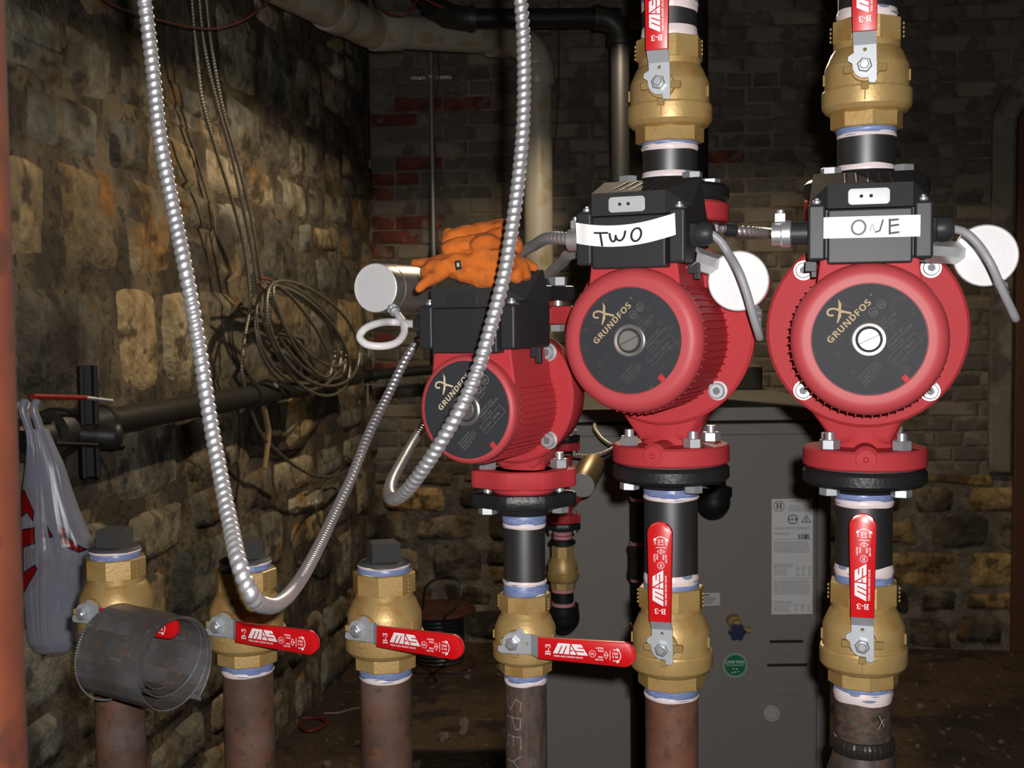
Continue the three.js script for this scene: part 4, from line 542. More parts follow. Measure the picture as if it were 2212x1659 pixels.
// ---------------------------------------------------------------- things lying and hanging on the pipework
// smooth union of tapered capsules [ax, ay, az, ra, bx, by, bz, rb], meshed
function blob(caps, res, k, disp) {
  const mn = V(1e9, 1e9, 1e9), mx = V(-1e9, -1e9, -1e9); for (const c of caps) for (const [p, r] of [[c[0], c[2]], [c[1], c[3]]]) { mn.min(p.clone().subScalar(r + 0.012)); mx.max(p.clone().addScalar(r + 0.012)); }
  const ce = mn.clone().add(mx).multiplyScalar(0.5), hs = Math.max(mx.x - mn.x, mx.y - mn.y, mx.z - mn.z) / 2 * 1.08;
  const mc = new MarchingCubes(res, new THREE.MeshBasicMaterial(), false, false, 200000); mc.isolation = 0; const n = res, half = n / 2; const q = V();
  for (let z = 0; z < n; z++) for (let y = 0; y < n; y++) for (let x = 0; x < n; x++) {
    q.set((x - half) / half * hs + ce.x, (y - half) / half * hs + ce.y, (z - half) / half * hs + ce.z); let s = 0;
    for (const [a, b, ra, rb, fl] of caps) { const ab = b.clone().sub(a), t = clamp(q.clone().sub(a).dot(ab) / ab.lengthSq()); const c = a.clone().addScaledVector(ab, t); const dx = q.x - c.x, dy = (q.y - c.y) / (fl || 1), dz = q.z - c.z; s += Math.exp(-(Math.sqrt(dx * dx + dy * dy + dz * dz) - lerp(ra, rb, t)) / k); }
    mc.field[x + y * n + z * n * n] = -(-k * Math.log(Math.max(s, 1e-30)) + (disp ? disp(q) : 0));
  }
  mc.update(); const cnt = mc.count, P = new Float32Array(cnt * 3), N = new Float32Array(cnt * 3); for (let i = 0; i < cnt; i++) { for (let j = 0; j < 3; j++) { P[i * 3 + j] = mc.positionArray[i * 3 + j] * hs + ce.getComponent(j); } }
  let g = new THREE.BufferGeometry(); g.setAttribute('position', new THREE.BufferAttribute(P, 3)); g = mergeVertices(g, 1e-6); g.computeVertexNormals(); const gn = g.toNonIndexed(); return uvBox(gn);
}
{
  const D = 1.2, c = (x1, y1, d1, r1, x2, y2, d2, r2, fl) => [at(x1, y1, d1), at(x2, y2, d2), r1, r2, fl];
  const grooves = [[[955, 540, 1.195], [1010, 527, 1.185], 0.008], [[1010, 527, 1.185], [1085, 528, 1.195], 0.007], [[985, 545, 1.19], [990, 600, 1.18], 0.006], [[1010, 600, 1.175], [1070, 585, 1.175], 0.004], [[930, 575, 1.19], [965, 590, 1.185], 0.005], [[1040, 545, 1.18], [1060, 600, 1.175], 0.003]].map(([a, b, w]) => [at(...a), at(...b), w]);
  const g = blob([
    c(975, 515, 1.235, 0.0125, 1085, 498, 1.25, 0.0145), c(975, 535, 1.21, 0.011, 1080, 520, 1.22, 0.014), c(1085, 492, 1.25, 0.006, 1100, 478, 1.255, 0.0025), c(1085, 500, 1.24, 0.012, 1110, 530, 1.25, 0.012),
    c(985, 575, 1.21, 0.014, 1075, 565, 1.2, 0.019), c(1000, 595, 1.2, 0.009, 1072, 600, 1.19, 0.012), c(1050, 535, 1.2, 0.016, 1100, 575, 1.22, 0.016),
    c(975, 570, 1.21, 0.011, 895, 567, 1.215, 0.0055), c(965, 575, 1.2, 0.011, 905, 622, 1.185, 0.0062), c(940, 575, 1.205, 0.01, 925, 590, 1.2, 0.009),
    c(1100, 575, 1.22, 0.013, 1130, 590, 1.22, 0.0085), c(1100, 560, 1.235, 0.012, 1153, 577, 1.24, 0.0055), c(1105, 590, 1.21, 0.012, 1118, 603, 1.205, 0.006),
  ], 116, 0.003, q => { const x = q.x * 30, y = q.y * 46, z = q.z * 30; const f = Math.abs(fbm3(x + 0.5 * y, y * 1.3 - 0.4 * x, z, 2, 61) - 0.5); const f2 = Math.abs(fbm3(x * 2.1 + 9, y * 2.6, z * 2, 2, 67) - 0.5); let gr = 0; for (const [a, b, w] of grooves) { const ab = b.clone().sub(a), t = clamp(q.clone().sub(a).dot(ab) / ab.lengthSq()), d = q.distanceTo(a.clone().addScaledVector(ab, t)); gr = Math.max(gr, w * (1 - step(0, 0.011, d))); } return -0.011 * f + 0.0028 - 0.003 * Math.abs(fbm3(x * 2.2 + 4, y * 2.2, z * 2.2, 2, 71) - 0.5) + gr; });
  const t = thing('work_glove', 'crumpled orange cloth work glove lying on the small pump', 'glove', at(1030, 560, 1.22)); const m = part(t, 'glove_fabric', g.translate(-t.position.x, -t.position.y, -t.position.z), M.cloth);
  const kt = ctex(128, 192, (g2, w, h) => { g2.fillStyle = '#17161a'; g2.fillRect(0, 0, w, h); g2.fillStyle = '#e8e8ee'; g2.font = 'bold 104px serif'; g2.textAlign = 'center'; g2.textBaseline = 'middle'; g2.fillText('K', w / 2, h / 2); });
  const tag = part(t, 'woven_tag', new RoundedBoxGeometry(0.0058, 0.0092, 0.001, 2, 0.0004), std({ map: kt, roughness: 0.8 }), 'black tag with a white letter K'); tag.position.copy(at(990, 572, 1.172)).sub(t.position); tag.rotation.set(-0.1, -0.1, 0.15);
}
{
  // coiled strip: a thin band wound in a spiral, about four turns, hung over the lever
  const a0 = V(Math.cos(30 * D2R), -0.035, Math.sin(30 * D2R)).normalize(), ce = at(312, 1424, 1.318), turns = 2.9, n = 240, th = 0.0014, W = 0.1; const Rof = q => 0.057 - 0.0058 * q / (2 * PI) - 0.0012 * Math.sin(q * 0.7); const o = [], i2 = [];
  for (let i = 0; i <= n; i++) { const q = i / n * turns * 2 * PI, r = Rof(q), an = -0.95 - q * -1; const sag = (0.057 - r) * 0.8; o.push(new THREE.Vector2(Math.cos(an) * r, Math.sin(an) * r + sag)); i2.push(new THREE.Vector2(Math.cos(an) * (r - th), Math.sin(an) * (r - th) + sag)); }
  o[0].multiplyScalar(1.06); i2[0].multiplyScalar(1.06); const g = new THREE.ExtrudeGeometry(new THREE.Shape([...o, ...i2.reverse()]), { depth: W, bevelEnabled: false, steps: 1 }); const p = g.attributes.position;
  for (let i = 0; i < p.count; i++) { const r = Math.hypot(p.getX(i), p.getY(i)); p.setZ(i, p.getZ(i) - W / 2 - (0.0555 - r) * 0.55); const s = 1 - 0.0 * p.getZ(i); p.setY(i, p.getY(i) * s); }
  const teeth = []; for (let i = 0; i < 110; i++) { const an = i / 110 * 2 * PI; teeth.push(bx(0.0016, 0.0016, 0.0016, Math.cos(an) * 0.0548, Math.sin(an) * 0.0548, -W / 2 + 0.0002)); }
  const e = new THREE.Matrix4(); const up = V(0, 1, 0), xx = up.clone().cross(a0).normalize(), yy = a0.clone().cross(xx); e.makeBasis(xx, yy, a0);
  const tx = dtex(512, 0.2, (u, v) => { const a = fbm2(u, v, 5, 5, 1101), b = fbm2(u, v, 26, 3, 1111); let k = mix3([0.34, 0.325, 0.32], [0.43, 0.425, 0.43], step(0.3, 0.7, a)); k = mix3(k, [0.48, 0.34, 0.25], step(0.6, 0.8, fbm2(u, v, 8, 4, 1121)) * 0.35); return mix3(k, [0.55, 0.52, 0.5], step(0.68, 0.8, b) * 0.5); });
  const t = thing('coiled_metal_strip', 'coiled roll of dark grey metal strip hanging on the red lever', 'coil', ce); t.quaternion.setFromRotationMatrix(e);
  part(t, 'strip', toCreasedNormals(uvBox(g), 0.6), std({ map: tx, roughness: 0.45, metalness: 0.2 })); part(t, 'serrated_edge', mg(teeth), M.zinc, 'fine pale teeth along one edge');
}
// rusty column close to the camera at the left edge of the frame
{ const a = at(-136, -200, 0.6), b = at(-118, 1900, 0.6); solo('rusty_column', rod(V(b.x, 0, b.z), V(a.x, CEIL, a.z), 0.0365, 48), M.rustOrange, 'out of focus orange rusted steel column in front of the stone wall', 'column'); }

// ---------------------------------------------------------------- along the stone wall
// where the sight line through a photo position meets a plane `off` metres in front of a wall
function onW(F, px, py, off) { const o = camera.position, d = at(px, py, 1).sub(o), n = F.w, p0 = F.a.clone().addScaledVector(n, off); return o.clone().addScaledVector(d, p0.sub(o).dot(n) / d.dot(n)); }
const onL = (px, py, off = 0.09) => onW(FL, px, py, off), onB = (px, py, off = 0.06) => onW(FB, px, py, off);
const darkPipe = std({ color: lin(0.022, 0.021, 0.019), roughness: 0.48, bumpMap: T.rough, bumpScale: 0.0006 });
const fitting = (a, b, r, l, at0 = 0.5) => { const L = a.distanceTo(b), y = L * at0; return along(lathe([[r * 0.98, y - l / 2], [r * 1.3, y - l / 2], [r * 1.34, y - l / 2 + 0.006], [r * 1.34, y - l / 2 + 0.014], [r * 1.18, y - l / 2 + 0.02], [r * 1.18, y + l / 2 - 0.02], [r * 1.34, y + l / 2 - 0.014], [r * 1.34, y + l / 2 - 0.006], [r * 1.3, y + l / 2], [r * 0.98, y + l / 2]], 32, 30), a, b); };
{
  const a = onL(150, 927, 0.1), b = onL(560, 852, 0.1), c = onL(768, 814, 0.1), e = onB(1010, 792, 0.12);
  const t = thing('service_pipe', 'long black pipe running along the stone wall behind the coiled cable', 'pipe', V(a.x, 0, a.z)); const loc = g => g.translate(-a.x, 0, -a.z);
  part(t, 'pipe_run', loc(rod(a, c, 0.0302, 32)), darkPipe);
  part(t, 'pipe_run', loc(rod(onB(760, 814, 0.12), e, 0.021, 24)), darkPipe);
  part(t, 'coupling', loc(fitting(a, c, 0.0302, 0.16, b.distanceTo(a) / c.distanceTo(a))), darkPipe);
  part(t, 'coupling', loc(fitting(a, c, 0.0302, 0.12, 0.04)), darkPipe);
  part(t, 'coupling', loc(fitting(onB(760, 814, 0.12), e, 0.021, 0.1, 0.12)), darkPipe);
  // side branch with a domed cap, next to the channel
  const s0 = onL(150, 936, 0.13), s1 = onL(236, 941, 0.2); part(t, 'branch', loc(mg([rod(s0, s1, 0.021, 24), along(lathe([[0.0, -0.02], [0.027, -0.02], [0.027, 0.012], [0.022, 0.021], [0.01, 0.026], [0, 0.027]], 28, 50), s1, s1.clone().add(s1.clone().sub(s0)))])), darkPipe);
  part(t, 'end_fitting', loc(mg([along(lathe([[0.03, -0.03], [0.047, -0.028], [0.05, 0], [0.047, 0.028], [0.03, 0.03]], 32, 40), onL(118, 935, 0.11), onL(170, 925, 0.11)), along(lathe([[0.028, -0.05], [0.04, -0.05], [0.042, -0.03], [0.033, -0.02], [0.033, 0.02]], 28, 40), onL(78, 945, 0.11), onL(150, 930, 0.11))])), darkPipe);
  for (const [px, py] of [[95, 930], [130, 960]]) { }
}
{
  const t = thing('strut_channel', 'black slotted strut channel clamped upright over the wall pipe', 'strut', V(0, 0, 0)); const a = onL(188, 790, 0.16), b = onL(194, 1032, 0.16); t.position.set(a.x, b.y, a.z); const L = a.y - b.y; t.rotation.y = Math.atan2(FL.w.x, FL.w.z) - 0.9;
  part(t, 'channel', [bx(0.009, L, 0.03, -0.013, L / 2, 0, 0.002), bx(0.009, L, 0.03, 0.013, L / 2, 0, 0.002), bx(0.026, L, 0.006, 0, L / 2, -0.012, 0.001)], M.blackIron);
  const r0 = onL(70, 856, 0.17), r1 = onL(184, 859, 0.17), r2 = onL(242, 866, 0.19); solo('threaded_rod', [rod(r1, r2, 0.0042, 12)], M.zinc, 'short threaded rod end sticking out of the strut channel above the wall pipe', 'rod');
  solo('clamp_handle', [rod(r0, r1, 0.0052, 14)], std({ color: lin(0.33, 0.012, 0.012), roughness: 0.5 }), 'thin red handle above the plastic bag', 'handle');
  solo('threaded_rod', [rod(onL(120, 958, 0.19), onL(268, 964, 0.2), 0.004, 12)], M.blackIron, 'dark threaded rod crossing under the wall pipe at the strut channel', 'rod');
  const n = at(50, 872, 2.2); const v = thing('drain_cock', 'little brass drain cock with white cap above the plastic bag', 'valve', n.clone().add(V(0, -0.03, 0))); part(v, 'brass_body', [cyl(0.012, -0.02, 0.018, 20), nut(0.015, 0.002, 0.012, 6)], M.brass); part(v, 'cap', cyl(0.0135, 0.018, 0.034, 20, 0.003), std({ color: lin(0.75, 0.75, 0.73), roughness: 0.5 }));
}
// plastic bag hanging from the red handle
{
  const D = 2.12, rows = [[925, 72, 118], [960, 72, 132], [1000, 68, 149], [1050, 60, 163], [1100, 54, 178], [1140, 51, 193], [1172, 49, 207], [1200, 50, 204], [1250, 52, 190], [1300, 55, 178], [1350, 58, 172], [1385, 62, 170], [1404, 78, 158], [1411, 100, 138]];
  const nu = 160, nv = 80, P = [], U = [], I = []; const o = at(128, 1411, D), sc = D / FOC; const t = thing('plastic_bag', 'translucent white plastic bag with red print hanging on the stone wall', 'bag', o);
  for (let j = 0; j <= nv; j++) { const f = j / nv * (rows.length - 1), k = Math.min(rows.length - 2, Math.floor(f)), w = f - k; const py = lerp(rows[k][0], rows[k + 1][0], w), l = lerp(rows[k][1], rows[k + 1][1], w), r = lerp(rows[k][2], rows[k + 1][2], w); const y = (1411 - py) * sc, cx = ((l + r) / 2 - 128) * sc, hw = (r - l) / 2 * sc, h = j / nv;
    for (let i = 0; i <= nu; i++) { const a = i / nu * 2 * PI, fold = 0.5 * Math.pow(Math.abs(fbm3(Math.cos(a) * 2.6, h * 1.3, Math.sin(a) * 2.6, 2, 83) - 0.5) * 2, 0.6) + 0.34 * Math.pow(Math.abs(fbm3(Math.cos(a) * 7, h * 2.2, Math.sin(a) * 7, 2, 87) - 0.5) * 2, 0.6) + (h > 0.4 ? 0.3 * (fbm3(Math.cos(a) * 4, h * 10, Math.sin(a) * 4, 3, 91) - 0.5) : 0); const q = 1.3 - fold * (Math.abs(Math.sin(a)) > 0.9 ? 0.4 : 1); const x = cx + Math.sin(a) * hw * (0.97 + 0.06 * (q - 1)), z = Math.cos(a) * hw * 0.55 * q - (q - 1) * 0.02; P.push(x, y, z); U.push((x / sc + 128 - 40) / 180, 1 - (py - 860) / 560); } }
  for (let j = 0; j < nv; j++) for (let i = 0; i < nu; i++) { const a = j * (nu + 1) + i, b = a + nu + 1; I.push(a, b, a + 1, b, b + 1, a + 1); }
  const g = new THREE.BufferGeometry(); g.setAttribute('position', new THREE.Float32BufferAttribute(P, 3)); g.setAttribute('uv', new THREE.Float32BufferAttribute(U, 2)); g.setIndex(I); g.computeVertexNormals();
  const tx = ctex(512, 1024, (c, w, h) => { c.fillStyle = '#c6c9da'; c.fillRect(0, 0, w, h); const pg = l => { c.beginPath(); l.forEach(([x, y], i) => { const X = (x - 40) / 180 * w, Y = (y - 860) / 560 * h; i ? c.lineTo(X, Y) : c.moveTo(X, Y); }); c.closePath(); c.fillStyle = '#c01518'; c.fill(); c.strokeStyle = '#2a2850'; c.lineWidth = 5; c.stroke(); };
    pg([[62, 1053], [74, 1055], [97, 1098], [95, 1117], [80, 1099], [50, 1120]]); pg([[67, 1137], [98, 1131], [100, 1163], [71, 1173], [69, 1188], [67, 1229], [50, 1214], [53, 1184]]); pg([[49, 1212], [67, 1229], [99, 1210], [102, 1219], [62, 1277], [62, 1236]]); pg([[148, 1126], [164, 1139], [163, 1150], [200, 1183], [187, 1186], [157, 1165]]); pg([[126, 1130], [137, 1150], [130, 1152]]); });
  const bm = phy({ map: tx, roughness: 0.32, transmission: 0.6, thickness: 0, side: THREE.DoubleSide, clearcoat: 0.3, clearcoatRoughness: 0.3 });
  part(t, 'bag_film', g, bm); const q = (x, y, z = 0) => V((x - 128) * sc, (1411 - y) * sc, z);
  for (const [x0, x1] of [[70, 84], [94, 108]]) part(t, 'handle', tube([q(x0 + 4, 862), q(x0, 880, 0.006), q((x0 + x1) / 2, 910, 0.004), q(x1, 945, 0)], 0.0075, 24, 10), bm);
}
// steel-armoured cable: three runs down the wall into a hanging coil
{
  const bxm = std({ color: lin(0.3, 0.28, 0.23), roughness: 0.36, metalness: 0.7 }), r = 0.0055, pit = 0.0085, fx = p => flex(p, r, pit, 0.36, 5, 8);
  const t = thing('armoured_cable_coil', 'hank of armoured electric cable hanging on the stone wall', 'cable', V(0, 0, 0)); const k = (l, o = 0.1) => l.map((p, i) => onL(p[0], p[1], o + (p[2] || 0)));
  part(t, 'cable_run', fx(k([[399, -460], [411, -60], [415, 0], [424, 110], [436, 215], [465, 320], [500, 430], [528, 540], [541, 650], [530, 720], [522, 800], [535, 860], [560, 930], [610, 985], [670, 1024], [725, 1028], [762, 1008]])), bxm);
  part(t, 'cable_run', fx(k([[415, -460], [427, -60], [431, 0], [443, 110], [470, 230], [498, 330], [525, 450], [545, 545], [556, 612]])), bxm);
  part(t, 'cable_run', fx(k([[429, -460], [441, -60], [446, 0], [458, 110], [482, 240], [510, 340], [538, 450], [556, 545], [566, 606]])), bxm);
  const loops = [[0.0, 78, 140], [0.1, 92, 132], [-0.06, 62, 136], [0.14, 104, 142], [-0.12, 48, 126], [0.05, 84, 150], [-0.03, 96, 146], [0.08, 36, 128]];
  loops.forEach(([tilt, b, a], n) => { const an = 1.02 + tilt, ux = Math.cos(an), uy = Math.sin(an), l = []; for (let i = 0; i <= 26; i++) { const q = i / 26 * 2 * PI; const A = a * (1 - Math.cos(q)) , B = b * Math.sin(q) * (0.55 + 0.45 * Math.sin(q / 2)); l.push([572 + n * 3 + ux * A + uy * B * 0.9, 612 + (n % 3) * 5 + uy * A * 0.86 - ux * B, 0.012 * n + 0.02 * Math.sin(q / 2)]); } part(t, 'cable_loop', fx(k(l, 0.1)), bxm); });
  part(t, 'tie', [tube(k([[560, 600], [585, 606], [594, 622], [575, 628], [560, 614]], 0.15), 0.004, 30, 8)], std({ color: lin(0.2, 0.05, 0.03), roughness: 0.6 }), 'brown tie around the hank');
  const rope = solo('cable_end', tube(k([[567, 868], [574, 900], [580, 935], [576, 975], [571, 1012]], 0.1), 0.0085, 30, 9), std({ color: lin(0.3, 0.2, 0.1), roughness: 0.8 }), 'frayed tan cable end hanging below the wall pipe coupling', 'cable');
  solo('armoured_cable', flex(k([[700, 1000], [740, 985], [765, 1000], [742, 1025], [700, 1050], [682, 1090], [690, 1130], [715, 1165], [738, 1174], [754, 1150], [748, 1110], [736, 1090]], 0.1), 0.004, 0.0085, 0.25, 4, 7), bxm, 'thin loop of loose cable dangling low on the stone wall', 'cable');
}
// thin wire hangers around the far wall pipe
{ const m = std({ color: lin(0.3, 0.3, 0.3), roughness: 0.4, metalness: 0.6 }); const t = thing('pipe_hanger', 'thin wire hanger frame around the far pipe in the corner', 'hanger', V(0, 0, 0)); for (const [x0, y0, x1, y1] of [[781, 742, 781, 790], [796, 742, 796, 772], [778, 830, 776, 872], [794, 828, 795, 872]]) part(t, 'upright_wire', rod(onB(x0, y0, 0.2), onB(x1, y1, 0.2), 0.003, 8), m); for (const [x0, y0, x1, y1] of [[742, 765, 812, 767], [748, 829, 822, 832]]) part(t, 'cross_wire', rod(onB(x0, y0, 0.2), onB(x1, y1, 0.2), 0.003, 8), m); }

// ---------------------------------------------------------------- overhead and on the brick wall
{
  const R = 0.0572, p = aPx([[1160, 700, 4.5], [1160, 158, 4.52], [1062, 86, 4.35], [828, 66, 3.95], [770, 46, 3.8], [540, -66, 3.2]]);
  const t = thing('drain_pipe', 'white plastic drain pipe with an elbow and a vertical leg on the brick wall', 'pipe', V(p[0].x, 0, p[0].z)); const L = g => g.translate(-p[0].x, 0, -p[0].z);
  const lowEnd = V(p[1].x, 0, p[1].z);
  part(t, 'vertical_pipe', L(rod(lowEnd, V(p[1].x, p[1].y, p[1].z), R, 40)), M.pvc);
  const c0 = V(p[1].x, p[1].y - 0.01, p[1].z), c3 = at(1075, 84, 4.38), corner = at(1163, 84, 4.52); const bend = []; for (let i = 0; i <= 10; i++) { const q = i / 10, a = c0.clone().multiplyScalar((1 - q) ** 2).addScaledVector(corner, 2 * q * (1 - q)).addScaledVector(c3, q * q); bend.push(a); }
  part(t, 'elbow', L(tube(bend, R * 1.1, 40, 32)), M.pvc);
  const ring = (a, b, l) => along(lathe([[R, -l / 2], [R * 1.17, -l / 2], [R * 1.2, -l / 2 + 0.004], [R * 1.2, l / 2 - 0.004], [R * 1.17, l / 2], [R, l / 2]], 40, 30), a, b);
  part(t, 'elbow_hub', L(ring(V(c0.x, c0.y, c0.z), V(c0.x, c0.y + 1, c0.z), 0.075)), M.pvc); part(t, 'elbow_hub', L(ring(c3, p[3], 0.08)), M.pvc);
  const h0 = p[3]; part(t, 'horizontal_pipe', L(rod(c3, h0, R, 40)), M.pvc); part(t, 'coupling', L(ring(at(835, 66, 3.96), h0, 0.12)), M.pvc);
  part(t, 'angle_fitting', L(tube([at(845, 67, 3.97), at(800, 62, 3.9), at(765, 45, 3.8), at(715, 22, 3.66)], R * 1.12, 30, 32)), M.pvc);
  part(t, 'coupling', L(ring(at(722, 25, 3.68), at(640, -15, 3.44), 0.1)), M.pvc); part(t, 'sloping_pipe', L(rod(at(730, 28, 3.7), at(420, -125, 2.9).lerp(at(730, 28, 3.7), -0.32), R * 1.06, 40)), M.pvc);
  const st = at(592, 30, 4.2); solo('pipe_stub', rod(at(594, 50, 4.2), at(590, -60, 4.2), 0.03, 24), M.pvc, 'white pipe stub hanging behind the sloping drain pipe', 'pipe');
}
{
  const R = 0.0302, a = at(850, -75, 3.4), e1 = at(968, 40, 3.66), e2 = at(1338, 38, 3.72); const t = thing('iron_pipe', 'black iron pipe with two elbows crossing under the drain pipe', 'pipe', V(e2.x, 0, e2.z)); const L = g => g.translate(-e2.x, 0, -e2.z); const dn = V(e2.x, 1.12, e2.z);
  part(t, 'sloping_run', L(rod(a, e1, R, 28)), M.blackIron); part(t, 'cross_run', L(rod(e1, e2, R, 28)), M.blackIron); part(t, 'drop_run', L(rod(dn, e2, R, 28)), M.blackIron);
  const el = (p, d1, d2) => { const A = p.clone().addScaledVector(d1.clone().sub(p).normalize(), 0.075), B = p.clone().addScaledVector(d2.clone().sub(p).normalize(), 0.075); const l = []; for (let i = 0; i <= 8; i++) { const q = i / 8; l.push(A.clone().multiplyScalar((1 - q) ** 2).addScaledVector(p, 2 * q * (1 - q)).addScaledVector(B, q * q)); } const rim = (P, Q) => along(lathe([[R, -0.012], [R * 1.34, -0.011], [R * 1.36, 0], [R * 1.34, 0.011], [R, 0.012]], 28, 30), P, P.clone().add(P.clone().sub(Q))); return mg([tube(l, R * 1.22, 24, 24), rim(A, p), rim(B, p)]); };
  part(t, 'elbow', L(el(e1, a, e2)), darkPipe); part(t, 'elbow', L(el(e2, e1, dn)), darkPipe);
  solo('iron_pipe', rod(V(at(1488, 500, 2.98).x, 1.1955, at(1488, 500, 2.98).z), V(at(1488, 500, 2.98).x, CEIL, at(1488, 500, 2.98).z), 0.05, 32), M.blackIron, 'thick black iron pipe behind the valve above pump labelled TWO', 'pipe');
}
{
  const a = onB(930, 90, 0.03), emt = std({ color: lin(0.3, 0.31, 0.31), roughness: 0.35, metalness: 0.6 }); solo('electrical_conduit', rod(V(a.x, 1.2, a.z), V(a.x, CEIL, a.z), 0.0115, 24), emt, 'straight grey conduit strapped to the brick wall', 'conduit');
  const s = thing('conduit_strap', 'small galvanised strap with screws around the straight grey conduit', 'strap', onB(930, 166, 0.03)); s.rotation.y = Math.atan2(FB.w.x, FB.w.z); part(s, 'strap_band', [bx(0.06, 0.012, 0.003, 0.055, 0, -0.018), bx(0.06, 0.012, 0.003, -0.055, 0, -0.018), cyl(0.0135, -0.006, 0.006, 20)], M.galv); for (const x of [-0.072, 0.115]) part(s, 'screw', cyl(0.005, 0, 0.004, 12).rotateX(PI / 2).translate(x * 0.7, 0, -0.017), M.chrome);
  const red = (l, r, label) => solo('red_wire', tube(l, r, 80, 7), M.redWire, label, 'wire', 'red thermostat wires');
  red([[1206, -60], [1207, 60], [1207, 170], [1203, 260], [1196, 330], [1190, 430], [1188, 600]].map(p => onB(p[0], p[1], 0.2)), 0.0028, 'red wire hanging straight down beside the vertical drain pipe');
  red([[944, 100], [948, 160], [941, 215], [936, 270], [941, 330], [937, 400], [935, 450], [944, 500], [951, 560]].map(p => onB(p[0], p[1], 0.03)), 0.0035, 'wavy red wire running down beside the straight grey conduit');
  red([[190, -30], [240, 8], [300, 32], [350, 45], [410, 58], [460, 62], [510, 50], [550, 28], [600, -20]].map(p => at(p[0], p[1], 2.3 + (p[0] - 190) * 0.0012)), 0.0022, 'dark red wire drooping across the top of the stone wall');
  red([[806, -20], [822, 16], [850, 32], [880, 30], [900, 2], [915, -20]].map(p => at(p[0], p[1], 3.5)), 0.0035, 'red wire drooping below the sloping black pipe');
  red([[905, -10], [930, 4], [957, 16]].map(p => at(p[0], p[1], 3.3)), 0.0035, 'bright red wire lying along the sloping black pipe');
  const c = onB(792, 200, 0.04); solo('corner_pipe', rod(V(c.x, onB(792, 345, 0.04).y, c.z), V(c.x, CEIL, c.z), 0.011, 16), M.blackIron, 'thin black pipe standing in the corner of the two walls', 'pipe');
}

